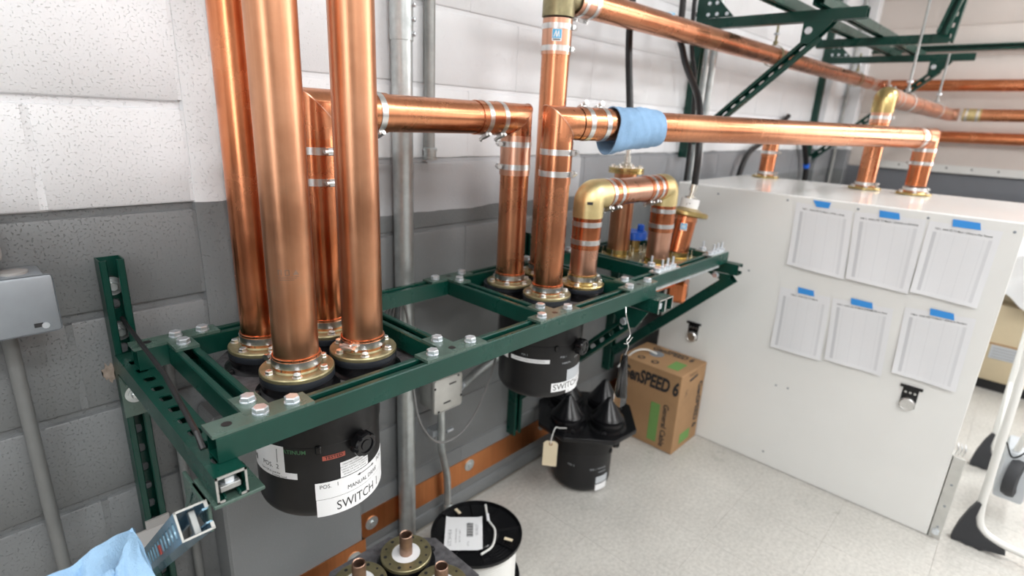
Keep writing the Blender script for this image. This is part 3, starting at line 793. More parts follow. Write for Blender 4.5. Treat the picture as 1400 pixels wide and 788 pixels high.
wl_(s1, S1, R, -122.6, -34, .672, .710, texts=[('POS.   1', -.070, .7005, .0125, dict(sx=.9)), ('MANUAL DRIVE', .006, .6835, .0135, dict(sx=.86)), ('POS.  2', .070, .7005, .0135, {})], shapes=[arrow])
lines = ['OPERATING TORQUE SWITCH', 'DO NOT OPERATE UNDER POWER', 'TURN KNOB FULLY TO THE STOP', 'BEFORE THE MANUAL DRIVE IS', 'RELEASED SEE THE MANUAL']
wl_(s1, S1, R, -100, -70, .712, .746, texts=[(s, 0, .7405 - i * .0058, .0042, {}) for i, s in enumerate(lines)])
wl_(s1, S1, R, -190, -148, .735, .795, texts=[('POS.  2', .012, .745, .014, {})], shapes=[[(-.026, .775), (-.022, .790), (-.018, .790), (-.022, .775)], [(.03, .755), (.0305, .785), (.0315, .785), (.031, .755)], [(-.040, .736), (-.040, .748), (-.035, .748), (-.035, .736)]])
wl_(s1, S1, R, -192, -137, .7215, .735, texts=[('Turn Off & Lock for', .0, .7308, .0062, {}), ('Dummy Load', .022, .7245, .0062, {})])
wl_(s1, S1, R, -115, -95, .7595, .7695, texts=[('TESTED', 0, .7645, .010, dict(ink='black_paint', bold=.0002))], m='ink_red')
tb = text_bm('AC-PLATINUM', .012, bold=.0002); bmesh.ops.translate(tb, vec=(0, .7815, .0004), verts=tb.verts[:]); sub_long(tb); wrap(tb, (S1[0], S1[1], 0), R, -146); obj('lettering', tb, 'ink_green', s1, 'faint green lettering')

S2 = (1.2125, .995)
s2, P2, zs2 = switch('coaxial_switch', 'black round switch hanging in the frame above the cone-capped one, white SWITCH label', S2[0], S2[1], Z0, sp=.158, spx=.162, half=.186)
wl_(s2, S2, R, -121.5, -50, .648, .676, texts=[('SWITCH 2', -.012, .662, .027, {})])
wl_(s2, S2, R, -98, -62, .6765, .712, m='label_grey')
wl_(s2, S2, R, -98, -70, .637, .6475, texts=[('2', -.02, .642, .009, {})])
wl_(s2, S2, R, -181, -126, .740, .752, texts=[('DUMMY LOAD TO POSITION', 0, .746, .007, dict(ink='ink_grey'))])
wl_(s2, S2, R, -200, -187, .735, .785)
for (s, a, z, sz) in (('POS. 1', -106, .757, .008), ('MANUAL', -100, .736, .008), ('POS. 2', -160, .762, .007), ('DRIVE', -80, .745, .008)):
    tb = text_bm(s, sz); bmesh.ops.translate(tb, vec=(0, z, .0004), verts=tb.verts[:]); sub_long(tb); wrap(tb, (S2[0], S2[1], 0), R, a); obj('lettering', tb, 'label_grey', s2)

# ================================================================== COPPER LINES
PR = .0397
def hose_clamp_maker(rr, wd=.012):
    def f(b):
        lathe(b, [(rr, -wd / 2), (rr + .0011, -wd / 2), (rr + .0011, wd / 2), (rr, wd / 2)], n=48, close=True)
        box(b, (rr + .005, 0, 0), (.009, .020, wd * 1.05), .0015)
        cyl(b, (rr + .007, -.016, 0), (rr + .007, .018, 0), .0045, 10)
        lathe(b, [(0, 0), (.0062, 0), (.0062, .006), (0, .006)], (rr + .007, .017, 0), (0, 1, 0), 6)
    return f
def clamp(par, p, d, ang=0.0, r=PR + .0022, wd=.0145, m='steel'):
    inst('hose_clamp', 'clamp%.4f_%.3f_%s' % (r, wd, m), hose_clamp_maker(r, wd), m, par, at(p, d) @ Matrix.Rotation(ang, 4, 'Z'))
def sleeve(t, p, d, ln=.105, m='copper', ang=0.0, clamps=(-.03, .03), r=PR + .002, slits=True):
    p = V(p); d = V(d).normalized()
    bm = bmesh.new(); lathe(bm, [(r - .0015, -ln / 2), (r, -ln / 2), (r, ln / 2), (r - .0015, ln / 2)], p, d, 48)
    s = obj('sleeve', bm, m, t)
    for c in clamps: clamp(s, p + d * c, d, ang, r + .0002)
    return s
def flange(t, x, y, z, m='brass_old', sleeve_m='copper', r=PR, ang=0.0, R=.0658, th=.0085, nb=6, ph=0.3, band=True, bolts='steel', stub=.0265):
    """coax flange: underside at z"""
    bm = bmesh.new(); lathe(bm, [(0, 0), (R - .001, 0), (R, .001), (R, th - .002), (R - .0015, th), (r + .0058, th), (r + .0042, th + .0015), (r + .003, th + .003), (0, th + .003)], (x, y, z), n=56)
    f = obj('flange', bm, m, t)
    bm = bmesh.new(); lathe(bm, [(r + .0005, 0), (r + .003, 0), (r + .003, stub), (r + .0015, stub + .001), (r + .0002, stub + .001)], (x, y, z + th), n=48); nk = obj('flange_neck', bm, sleeve_m, t)
    bm = bmesh.new()
    for k in range(8):
        a = ph + PI / 8 + k * PI / 4; box(bm, (x + (r + .0031) * math.cos(a), y + (r + .0031) * math.sin(a), z + th + .006), (.0008, .0009, .006), 0, Matrix.Rotation(a, 3, 'Z')); box(bm, (x + (r + .0031) * math.cos(a), y + (r + .0031) * math.sin(a), z + th + stub - .0015), (.0008, .0009, .004), 0, Matrix.Rotation(a, 3, 'Z'))
    obj('neck_slits', bm, 'ink', nk)
    if band: clamp(f, (x, y, z + th + .0155), (0, 0, 1), ang, r + .0032, .0135)
    for k in range(nb):
        a = ph + 2 * PI * k / nb
        inst('bolt', 'cap_bolt_' + bolts, mk_cap_bolt, bolts, f, at((x + .0535 * math.cos(a), y + .0535 * math.sin(a), z + th)))
    return f
def pipe(t, p0, p1, m='copper', r=PR, name='pipe'):
    bm = bmesh.new(); tube(bm, [p0, p1], r, 64); return obj(name, bm, m, t)
def seat_ring(t, x, y, z): pass
def mitre_elbow(t, p0, c, p1, m='copper', r=PR + .001, ln=.055):
    c = V(c); a = (V(p0) - c).normalized(); b = (V(p1) - c).normalized()
    bm = bmesh.new(); tube(bm, [c + a * ln, c, c + b * ln], r, 64)
    o = obj('elbow', bm, m, t)
    # soldered seam on the diagonal
    bm = bmesh.new(); n = 64; nrm = (-a + b).normalized()
    din = -a; F = frame(din); rings = []
    for k in (-.0012, .0012):
        vs = []
        for i in range(n):
            th = 2 * PI * i / n; q = F @ V(((r + .0008) * math.cos(th), (r + .0008) * math.sin(th), 0)); s = -q.dot(nrm) / din.dot(nrm); vs.append(bm.verts.new(c + q + din * s + nrm * k))
        rings.append(vs)
    bridge(bm, rings[0], rings[1]); obj('solder_seam', bm, 'copper_pale', o)
    return o
def round_elbow(t, p0, c, p1, m='brass_satin', r=PR + .004, ln=.085, rad=.045):
    c = V(c); a = (V(p0) - c).normalized(); b = (V(p1) - c).normalized()
    pts = [c + a * ln] + arc(p0, c, p1, rad, 10) + [c + b * ln]
    bm = bmesh.new(); tube(bm, pts, r, 48); return obj('elbow', bm, m, t)
def logo(t, p, nrm, up, s=.022, par=None):
    """square sticker: blue field with a slanted white letter, dark word below"""
    n = V(nrm).normalized(); u = V(up); u = (u - n * u.dot(n)).normalized(); x = u.cross(n)
    Mx = Matrix.Translation(V(p)) @ Matrix((x, u, n)).transposed().to_4x4()
    def bent(bm):
        for v in bm.verts:   # follow the pipe (axis along up)
            a = v.co.x / PR; rr = PR + v.co.z
            v.co = V((rr * math.sin(a), v.co.y, rr * math.cos(a) - PR))
        place(bm, Mx)
    bm = bmesh.new(); rect(bm, -s / 2, s / 2, -s * .6, s * .6, .0022, .0004, 6); bent(bm); st = obj('sticker', bm, 'paper_white', t)
    bm = bmesh.new(); rect(bm, -s * .44, s * .44, -s * .32, s * .55, .0027, .0002, 6); bent(bm); obj('sticker_field', bm, 'logo_blue', st)
    bm = bmesh.new(); k = s
    for (x0, x1, x2, x3) in ((-.34, -.24, -.14, -.04), (-.04, .06, .12, .22)):
        prism(bm, [(x0 * k, -.2 * k), (x1 * k, -.2 * k), (x3 * k, .42 * k), (x2 * k, .42 * k)], .003, .0032)
    for (xa, xb) in ((-.08, .02), (.18, .28)): prism(bm, [((xa + .02) * k, .42 * k), ((xa - .06) * k, .42 * k), (xa * k, -.2 * k), (xb * k, -.2 * k), ], .003, .0032)
    bent(bm); obj('sticker_letter', bm, 'paper_white', st)
    bm = bmesh.new(); rect(bm, -s * .36, s * .36, -s * .5, -s * .4, .0028, .0002, 4); bent(bm); obj('sticker_word', bm, 'ink', st)
FZ = .9450      # flange underside
TOCAM = lambda x, y: V((-x, -y, 0)).normalized()
# collar rings between switch and flanges
def ring_under(t, x, y, z0=.930, z1=FZ):
    bm = bmesh.new(); lathe(bm, [(0, 0), (.0655, 0), (.0660, .001), (.0660, z1 - z0 - .001), (.0655, z1 - z0), (0, z1 - z0)], (x, y, z0), n=48); obj('port_ring', bm, 'ring_grey', t)
for (t, pp) in ((s1, P1), (s2, P2)):
    for p in pp: ring_under(t, p.x, p.y, zs1 + .0215, FZ)
A1, B1_, C1, D1 = P1     # (-,-) (+,-) (+,+) (-,+)
def riser(label, p, m, zt=3.04, ph=.3, ang=0):
    t = thing('copper_line', label, 'pipe', (p.x, p.y, FZ), group=None)
    flange(t, p.x, p.y, FZ, ph=ph, ang=ang)
    pipe(t, (p.x, p.y, FZ + .033), (p.x, p.y, zt), m)
    return t
ta = riser('dull straight copper pipe standing nearest, at the front left port', A1, 'copper_dull', ph=.07, ang=3.6)
tb_ = riser('straight copper pipe at the front right port of the nearer switch, left of the conduit', B1_, 'copper_dull', ph=.035, ang=-1.2)
td = riser('reddish straight copper pipe behind the nearest pipe, leftmost of the copper pipes', D1, 'copper_orange', ph=.42, ang=2.6)
# stamped mark on the front pipe
bm = bmesh.new()
def mark_rect(x0_, x1_, y0_, y1_): rect(bm, x0_, x1_, y0_, y1_, 0, .0002, 2)
for (x0_, x1_) in ((-.016, -.0145), (-.011, -.0095), (-.0045, -.003), (.0015, .003)): mark_rect(x0_, x1_, .008, .017)
mark_rect(-.016, -.0095, .016, .0172); mark_rect(-.0045, .003, .0072, .0084); mark_rect(-.0045, .003, .016, .0172)
prism(bm, [(.008, .008), (.018, .008), (.013, .017)], 0, .0002)
for k in range(3): mark_rect(-.016, .018 - .004 * k, .0045 - k * .0028, .0053 - k * .0028)
sub_long(bm, .004)
wrap(bm, (A1.x, A1.y, 1.130), PR + .0002, math.degrees(math.atan2(-A1.y, -A1.x)) - 6)
obj('stamped_mark', bm, 'oldcopper', ta)
# U line from switch 1 rear to switch 2 rear
D2 = P2[3]; zU = 1.406
cU = V((C1.x, C1.y, zU)); eU = V((D2.x, C1.y, zU))
D2 = V((D2.x, C1.y, 0)) if abs(D2.y - C1.y) < .02 else D2
t = thing('copper_line', 'copper line bridging the two switches at eye height, square mitred elbow at each end', 'pipe', (C1.x, C1.y, FZ))
flange(t, C1.x, C1.y, FZ, ph=.2, ang=2.9); flange(t, D2.x, D2.y, FZ, ph=.63, ang=2.2)
pipe(t, (C1.x, C1.y, FZ + .033), (C1.x, C1.y, zU - .10), 'copper_orange'); pipe(t, (D2.x, C1.y, FZ + .033), (D2.x, C1.y, zU - .10), 'copper')
pipe(t, cU + V((.10, 0, 0)), eU - V((.10, 0, 0)), 'copper')
mitre_elbow(t, (C1.x, C1.y, 0), cU, eU); mitre_elbow(t, cU, eU, (eU.x, eU.y, 0))
sleeve(t, cU - V((0, 0, .106)), (0, 0, 1), .105, 'copper_orange', ang=.1); sleeve(t, eU - V((0, 0, .095)), (0, 0, 1), .105, 'copper_pale', ang=-2.1)
sleeve(t, cU + V((.108, 0, 0)), (1, 0, 0), .105, 'copper', ang=-1.98, clamps=(-.027, .027)); sleeve(t, eU - V((.104, 0, 0)), (1, 0, 0), .105, 'copper', ang=-1.98, clamps=(-.027, .027))
# line A: front left port of switch 2, over to the cabinet
A2, B2, C2, D2_ = P2
zA = 1.402; cA = V((A2.x, A2.y, zA)); XR3 = (2.936, .385); eA = V((XR3[0], XR3[1], 1.407))
CT = 1.17
t = thing('copper_line', 'long bright copper line running level to the cabinet top with a blue cloth round it', 'pipe', (A2.x, A2.y, FZ))
flange(t, A2.x, A2.y, FZ, ph=.506, ang=2.4)
pipe(t, (A2.x, A2.y, FZ + .033), cA - V((0, 0, .10)), 'copper')
dA = (eA - cA).normalized()
mitre_elbow(t, (A2.x, A2.y, 0), cA, eA); mitre_elbow(t, cA, eA, (eA.x, eA.y, 0))
pipe(t, cA + dA * .10, eA - dA * .10, 'copper')
sleeve(t, cA - V((0, 0, .098)), (0, 0, 1), .108, 'copper', ang=.4, clamps=(-.027, .027))
sleeve(t, cA + dA * .108, dA, .10, 'copper', ang=1.2, clamps=(-.026, .026))
sleeve(t, eA - dA * .09, dA, .05, 'copper_pale', ang=-1.2, clamps=(0,))
pipe(t, (eA.x, eA.y, CT + .04), eA - V((0, 0, .08)), 'copper_orange')
sleeve(t, eA - V((0, 0, .075)), (0, 0, 1), .08, 'copper', ang=3.6, clamps=(-.027, .027))
flange(t, eA.x, eA.y, CT + .003, m='brass', ph=.2, ang=.5, stub=.02, band=True)
logo(t, cA + dA * .111 + (TOCAM(1.3, .9) * PR), TOCAM(1.3, .86), dA, .022)
# line D: rear right port of switch 2, tall riser and high run along the wall
zD = 1.735; cD = V((C2.x, C2.y, zD)); eD = V((5.20, C2.y, 1.775))
t = thing('copper_line', 'tall copper riser with brass elbow and the high run along the block wall', 'pipe', (C2.x, C2.y, FZ))
flange(t, C2.x, C2.y, FZ, ph=.2, m='brass')
pipe(t, (C2.x, C2.y, FZ + .033), cD - V((0, 0, .10)), 'copper')
dD = (eD - cD).normalized()
# square brass elbow block with side outlet
bm = bmesh.new(); tube(bm, [cD - V((0, 0, .055)), cD + V((0, 0, .055))], PR + .005, 48); tube(bm, [cD, cD + dD * .07], PR - .004, 48); obj('elbow', bm, 'brass_old', t)
sleeve(t, cD - V((0, 0, .106)), (0, 0, 1), .092, 'copper_pale', ang=.6, clamps=(-.030, .026))
logo(t, cD - V((0, 0, .104)) + TOCAM(C2.x, C2.y) * PR, TOCAM(C2.x, C2.y), (0, 0, 1), .026)
pipe(t, cD + dD * .07, eD - dD * .08, 'copper')
sleeve(t, cD + dD * .105, dD, .09, 'copper_pale', ang=-1.3, clamps=(-.022, .028))
sleeve(t, eD - dD * .30, dD, .12, 'copper_pale', ang=0)
mitre_elbow(t, cD, eD, (eD.x, 0, eD.z), m='copper_orange'); pipe(t, eD - V((0, .08, 0)), (eD.x, Y0 + .3, 1.772), 'copper_orange')
logo(t, cD + dD * .60 + V((-.35, -.35, .87)).normalized() * PR, (-.35, -.35, .87), dD, .026)
# small U: front right port of switch 2 to the port panel
A3 = V((1.735, .918, 0)); zS = 1.210
cS = V((B2.x, B2.y, zS)); eS = V((A3.x, B2.y, zS))
t = thing('copper_line', 'short copper U link with two satin brass elbows between switch and port panel', 'pipe', (B2.x, B2.y, FZ))
flange(t, B2.x, B2.y, FZ, ph=.35, ang=1.0, m='brass', sleeve_m='brass')
pipe(t, (B2.x, B2.y, FZ + .033), cS - V((0, 0, .055)), 'copper_pale'); pipe(t, (A3.x, B2.y, .94), eS - V((0, 0, .055)), 'copper_pale')
pipe(t, cS + V((.055, 0, 0)), eS - V((.055, 0, 0)), 'copper_pale')
round_elbow(t, (cS.x, cS.y, 0), cS, eS, r=PR + .0035, ln=.062, rad=.024); round_elbow(t, cS, eS, (eS.x, eS.y, 0), r=PR + .0035, ln=.062, rad=.024)
sleeve(t, cS - V((0, 0, .106)), (0, 0, 1), .095, 'copper_orange', ang=2.2, clamps=(-.026, .026)); sleeve(t, eS - V((0, 0, .106)), (0, 0, 1), .095, 'copper_orange', ang=2.2, clamps=(-.026, .026))
sleeve(t, cS + V((.095, 0, 0)), (1, 0, 0), .095, 'copper_orange', ang=-1.98, clamps=(-.018, .024)); sleeve(t, eS - V((.105, 0, 0)), (1, 0, 0), .095, 'copper_orange', ang=-1.98, clamps=(-.024, .018))
bm = bmesh.new(); rect(bm, -.008, .008, 0, .008, .0002, .0004, 4); wrap(bm, (cS.x, cS.y, zS - .022), PR + .0040, 220); obj('maker_plate', bm, 'ink', t)
# port panel
t = thing('port_panel', 'tarnished brass port panel bolted in the short green frame', 'panel', (1.80, .99, .93))
bm = bmesh.new(); bx(bm, 1.625, 1.95, .845, 1.135, .932, .942, .001); obj('panel_plate', bm, 'brass_old', t)
for (x, y) in ((1.735, .918), (1.73, 1.076), (1.885, .918), (1.84, 1.076)):
    bm = bmesh.new(); lathe(bm, [(.0, 0), (PR + .014, 0), (PR + .014, .003), (PR + .004, .005), (PR + .003, .022), (0, .022)] if (x, y) != (1.84, 1.076) else [(0, 0), (.034, 0), (.034, .006), (.022, .007), (.021, .03), (.024, .031), (.024, .045), (.021, .046), (0, .046)], (x, y, .942), n=40)
    obj('port_neck', bm, 'brass', t)
    for k in range(6):
        a = k * PI / 3 + .2; rr = .056 if x != 1.84 else .04
        inst('stud', 'port_stud', lambda b: (cyl(b, (0, 0, 0), (0, 0, .028), .0035, 8), lathe(b, [(.0068, 0), (.0068, .006), (0, .006)], n=6)), 'nickel', t, at((x + rr * math.cos(a), y + rr * math.sin(a), .942)))
bm = bmesh.new(); tube(bm, [(1.735, .918, .93), (1.735, .918, .865), (1.885, .918, .865), (1.885, .918, .93)], .036, 32); obj('lower_link', bm, 'copper_orange', t)
bm = bmesh.new(); box(bm, (1.90, .90, .815), (.10, .07, .085), .012, Matrix.Rotation(.35, 3, 'Z')); obj('lower_elbow', bm, 'copper_orange', t)
# capped tall port with cable connector
t = thing('capped_line', 'copper stub behind the U link, closed by a bolted brass cap with a connector', 'pipe', (1.73, 1.076, .96))
pipe(t, (1.73, 1.076, .96), (1.73, 1.076, 1.240), 'copper_dull', r=.040)
flp = V((1.73, 1.076, 1.240))
bm = bmesh.new(); lathe(bm, [(0, 0), (.062, 0), (.062, .009), (0, .009)], flp, n=40); lathe(bm, [(0, 0), (.062, 0), (.062, .009), (0, .009)], flp + V((0, 0, .0105)), n=40); f = obj('cap_flange', bm, 'brass', t)
for k in range(8):
    a = k * PI / 4 + .2; inst('bolt', 'cap_bolt_nk', mk_cap_bolt, 'nickel', f, at(flp + V((.052 * math.cos(a), .052 * math.sin(a), .0195))))
bm = bmesh.new(); lathe(bm, [(.02, 0), (.02, .014), (.012, .018), (.012, .04), (.008, .042), (.008, .062), (.011, .063), (.011, .082), (0, .082)], flp + V((0, 0, .0195)), n=20); obj('connector', bm, 'nickel', t)
# capped tilted reducer
px_, py_ = 1.885, .918; b0 = V((px_, py_, .962)); dd = V((.17, -.05, 1)).normalized(); 
t = thing('capped_line', 'bright copper reducer with a thick brass flange and cable connector beside the cabinet', 'pipe', tuple(b0))
pipe(t, b0, b0 + dd * .135, 'copper_orange', r=.040); e0 = b0 + dd * .135
bm = bmesh.new(); lathe(bm, [(.040, 0), (.042, .001), (.040, .03), (.042, .02)], e0 - dd * .02, dd, 40)
obj('joint_band', bm, 'copper', t)
bm = bmesh.new(); lathe(bm, [(0, 0), (.070, 0), (.075, .004), (.075, .014), (.070, .019), (.050, .022), (.036, .029), (0, .029)], e0, dd, 44); obj('cap_flange', bm, 'brass', t)
bm = bmesh.new(); lathe(bm, [(0, 0), (.033, 0), (.033, .034), (0, .034)], e0 + dd * .028, dd, 32); lb = obj('white_collar', bm, 'ptfe', t)
tb = text_bm('LT 28', .014); bmesh.ops.translate(tb, vec=(0, 0, .0006), verts=tb.verts[:]); sub_long(tb); wrap(tb, (e0.x + dd.x * .045, e0.y, e0.z + .045), .0335, 218); obj('lettering', tb, 'ink', lb)
bm = bmesh.new(); lathe(bm, [(.022, 0), (.022, .006), (.010, .010), (.010, .028), (.014, .029), (.014, .052), (.010, .054), (0, .054)], e0 + dd * .062, dd, 16); obj('connector', bm, 'nickel', t)
logo(t, e0 - dd * .035 + TOCAM(px_, py_) * .0400, TOCAM(px_, py_), (0, 0, 1), .022)
conn2 = e0 + dd * .115
# blue cap
bm = bmesh.new(); lathe(bm, [(.044, 0), (.046, .002), (.046, .024), (.043, .029), (.020, .030), (.0, .030)], (1.84, 1.076, .988), n=36)
lathe(bm, [(.013, 0), (.013, .022), (.010, .026), (0, .026)], (1.862, 1.066, 1.016), n=20)
top(obj('blue_cap', bm, 'blue_cap'), 'bright blue plastic cap on a brass port behind the copper U link', 'cap')

# risers on the cabinet
t = thing('copper_line', 'short copper riser farthest back on the white cabinet top, behind the long copper line', 'pipe', (3.043, 1.049, CT))
flange(t, 3.043, 1.049, CT + .003, m='brass', stub=.02, r=.037); pipe(t, (3.043, 1.049, CT + .03), (3.043, 1.049, 1.385), 'copper_orange', r=.037)
sleeve(t, (3.043, 1.049, 1.33), (0, 0, 1), .10, 'copper', r=.039)
t = thing('copper_line', 'copper riser with yellow brass elbow on the cabinet, its run turning along the far wall', 'pipe', (2.963, .577, CT))
flange(t, 2.963, .577, CT + .003, m='brass', stub=.02, r=.038); pipe(t, (2.963, .577, CT + .03), (2.963, .577, 1.50), 'copper', r=.038)
cR = V((2.963, .577, 1.572)); eR = V((5.05, .577, 1.572)); dR = (eR - cR).normalized()
sleeve(t, (2.963, .577, 1.485), (0, 0, 1), .045, 'copper_pale', r=.040, clamps=(0,), ang=.4)
bm = bmesh.new(); tube(bm, [(2.963, .577, 1.505), cR + V((0, 0, -.045))] + arc((2.963, .577, 1.4), cR, eR, .022, 5)[1:] + [cR + V((.045, 0, 0))], .044, 40); obj('elbow', bm, 'brass', t)
pipe(t, cR + dR * .04, eR - dR * .08, 'copper_pale'); sleeve(t, cR + dR * .16, dR, .12, 'copper_pale', clamps=(-.05, .05), ang=1.0)
mitre_elbow(t, cR, eR, (eR.x, 0, eR.z), m='copper_pale'); pipe(t, eR - V((0, .08, 0)), (eR.x, Y0 + .3, 1.60), 'copper')
sleeve(t, eR - V((0, .13, 0)), (0, 1, 0), .10, 'brass_satin', ang=0)
t = thing('copper_line', 'lowest level copper pipe crossing the far wall behind the cabinet', 'pipe', (5.2, .9, 1.43))
pipe(t, (5.24, .86, 1.42), (5.24, Y0 + .3, 1.45), 'copper_orange')

# blue cloth round the long copper line
t = thing('cloth_wrap', 'blue cloth wrapped round the long copper line, one fold sagging below', 'cloth', tuple(cA + dA * .36))
c0 = cA + dA * .163; c1 = cA + dA * .330; F = frame(dA, (0, 0, 1))
bm = bmesh.new(); nu, nv = 20, 72; grid = []
for i in range(nu + 1):
    u = i / nu; row = []
    for j in range(nv + 1):
        v = j / nv; a = v * 2 * PI * 1.22 - .5
        rad = PR + .0035 + .0045 * v + .0016 * math.sin(9 * u + 5 * v * 6) + .0014 * math.sin(21 * v + 4 * u) + .0010 * math.sin(37 * u - 13 * v)
        # sag at the underside left
        dz = max(0, -math.sin(a)) ** 2
        rad += .020 * dz * (1 - u) ** 1.3 + .006 * dz
        p = c0.lerp(c1, u) + F @ V((rad * math.cos(a), rad * math.sin(a), 0)) + dA * (.006 * math.sin(a * 1.0) * (1 if u < .5 else -1))
        row.append(bm.verts.new(p))
    grid.append(row)
for i in range(nu):
    for j in range(nv): bm.faces.new((grid[i][j], grid[i + 1][j], grid[i + 1][j + 1], grid[i][j + 1]))
o = obj('cloth', bm, 'cloth_dark', t); md = o.modifiers.new('s', 'SOLIDIFY'); md.thickness = .003; md.offset = 1

# ================================================================== WALL SERVICES
t = thing('grounding_strip', 'wide copper grounding strip bolted low along the block wall and pier', 'strip', (.7, 1.28, .1))
bm = bmesh.new(); bx(bm, .703, 2.3, YW - .0035, YW - .0005, .103, .197); obj('strip', bm, 'copper_strip', t)
bm = bmesh.new(); bx(bm, .703, .706, 1.197, YW - .003, .103, .197); bx(bm, .35, .706, 1.1955, 1.1985, .103, .197); obj('strip', bm, 'copper_strip', t)
def mk_bigwasher(b): lathe(b, [(0, 0), (.0225, 0), (.0225, .003), (.009, .0045), (0, .0045)], n=28); lathe(b, [(.0085, .004), (.0085, .009), (0, .009)], n=10)
for (x, y) in ((.785, YW - .0035), (1.205, YW - .0035), (1.62, YW - .0035), (.665, 1.1955)): inst('washer_bolt', 'bigwasher', mk_bigwasher, 'galv', t, at((x, y, .165 if x > 1 else .150), (0, -1, 0)))
def conduit(name, label, pts, r, m, cat='conduit', n=20):
    bm = bmesh.new(); tube(bm, pts, r, n); o = obj(name, bm, m); return top(o, label, cat)
t = thing('conduit', 'thick galvanised conduit from floor to ceiling behind the frame', 'conduit', (.905, 1.262, 0))
bm = bmesh.new(); tube(bm, [(.905, 1.264, 0), (.905, 1.264, 3.04)], .0275, 32); obj('conduit_tube', bm, 'galv', t)
bm = bmesh.new(); tube(bm, [(.905, 1.264, 1.585), (.905, 1.264, 1.78)], .0300, 32); cp = obj('coupling', bm, 'galv', t)
for k in range(6): inst('screw', 'set_screw', lambda b: lathe(b, [(.006, 0), (.006, .006), (.004, .008), (0, .008)], n=8), 'zinc', cp, at((.905 + .0298 * math.cos(-.95), 1.264 + .0298 * math.sin(-.95), 1.60 + k * .034), (math.cos(-.95), math.sin(-.95), 0)))
t = thing('conduit', 'thin grey conduit ending halfway down the white wall', 'conduit', (1.005, 1.275, 1.29))
bm = bmesh.new(); tube(bm, [(1.005, 1.276, 1.315), (1.005, 1.276, 3.04)], .0148, 24); obj('conduit_tube', bm, 'galv_dull', t)
bm = bmesh.new(); lathe(bm, [(0, 0), (.014, 0), (.021, .001), (.021, .008), (.0175, .009), (.0175, .025), (.020, .026), (.020, .033), (.016, .035)], (1.005, 1.273, 1.283), n=24); obj('fitting', bm, 'galv', t)
# left wall: boxes and painted conduit
t = thing('junction_box', 'large grey painted box with rounded cover on the left wall above the conduit', 'box', (.05, 1.23, 1.0))
bm = bmesh.new(); bx(bm, -.03, .114, 1.185, YW - .006, 1.024, 1.115, .008, 2); obj('box_body', bm, 'box_grey', t)
bm = bmesh.new(); bx(bm, -.036, .120, 1.178, 1.186, 1.018, 1.120, .006, 2); cv = obj('cover', bm, 'box_grey', t)
bm = bmesh.new(); lathe(bm, [(0, 0), (.0055, 0), (.0055, .0018), (0, .0018)], (.098, 1.1775, 1.032), (0, -1, 0), 12); obj('screw', bm, 'zinc', cv)
bm = bmesh.new(); box(bm, (.089, 1.1772, 1.034), (.012, .0012, .007), 0); obj('screw_slot', bm, 'ink', cv)
bm = bmesh.new(); lathe(bm, [(0, 0), (.02, 0), (.02, .004), (0, .006)], (.075, 1.235, 1.115), (0, 0, 1), 20); obj('top_plug', bm, 'box_pale', t)
t = thing('outlet_box', 'small pale rounded box at the left edge over the junction box', 'box', (.03, 1.25, 1.14))
bm = bmesh.new(); bx(bm, -.06, .066, 1.205, YW - .006, 1.140, 1.235, .012, 3); obj('box_body', bm, 'box_pale', t)
bm = bmesh.new(); lathe(bm, [(0, 0), (.012, 0), (.012, .001), (0, .001)], (.048, 1.2045, 1.172), (0, -1, 0), 18); obj('knockout', bm, 'ink', t)
t = thing('conduit', 'grey painted conduit running down the left wall from the junction box', 'conduit', (.05, 1.268, 0))
bm = bmesh.new(); tube(bm, [(.052, 1.27, .0), (.052, 1.27, 1.024)], .0115, 20); obj('conduit_tube', bm, 'wallpaint_pipe', t)
bm = bmesh.new(); lathe(bm, [(0, 0), (.0125, 0), (.0145, .003), (.0145, .014), (.0125, .018), (0, .018)], (.052, 1.27, .997), n=16); obj('connector', bm, 'wallpaint_pipe', t)
conduit('conduit', 'thin grey painted conduit left of the pier below the frame arm', [(.292, 1.277, 0), (.292, 1.277, .90)], .010, 'wallpaint_pipe')
# device box below frame
t = thing('junction_box', 'square steel box with pale cover on the wall below the frame', 'box', (1.0, 1.22, .55))
bm = bmesh.new(); bx(bm, .945, 1.045, 1.175, 1.25, .535, .638, .006, 2); obj('box_body', bm, 'galv_dull', t)
bm = bmesh.new(); bx(bm, .940, 1.050, 1.168, 1.175, .530, .643, .008, 2); cv = obj('cover', bm, 'jb_face', t)
for (x, z) in ((1.012, .617), (.990, .558)):
    bm = bmesh.new(); box(bm, (x, 1.1675, z), (.028, .0012, .0045), 0); obj('slot', bm, 'ink', cv)
for (x, z) in ((1.035, .636), (.943, .617), (.957, .535), (1.047, .563)):
    bm = bmesh.new(); lathe(bm, [(0, 0), (.004, 0), (.004, .001), (0, .001)], (x, 1.1678, z), (0, -1, 0), 10); obj('screw', bm, 'ink', cv)
t = thing('conduit', 'bent conduit dropping from the steel box to the floor', 'conduit', (1.04, 1.24, 0))
bm = bmesh.new(); tube(bm, smooth_path([(1.005, 1.215, .53), (1.008, 1.215, .44), (1.012, 1.220, .36), (1.05, 1.245, .26), (1.075, 1.262, .18), (1.085, 1.268, .0)]), .0125, 20); obj('conduit_tube', bm, 'galv', t)
bm = bmesh.new(); lathe(bm, [(.014, 0), (.017, .001), (.017, .022), (.014, .024)], (1.006, 1.215, .505), n=16); lathe(bm, [(.014, 0), (.017, .001), (.017, .03), (.014, .032)], (1.085, 1.268, .04), n=16); obj('connector', bm, 'galv', t)
bm = bmesh.new(); bx(bm, .985, 1.035, 1.228, 1.262, .405, .427); cyl(bm, (1.03, 1.215, .416), (1.055, 1.215, .416), .006, 10); obj('pipe_strap', bm, 'zinc', t)
t = thing('conduit', 'galvanised conduit running level from the steel box behind the second switch', 'conduit', (1.05, 1.25, .58))
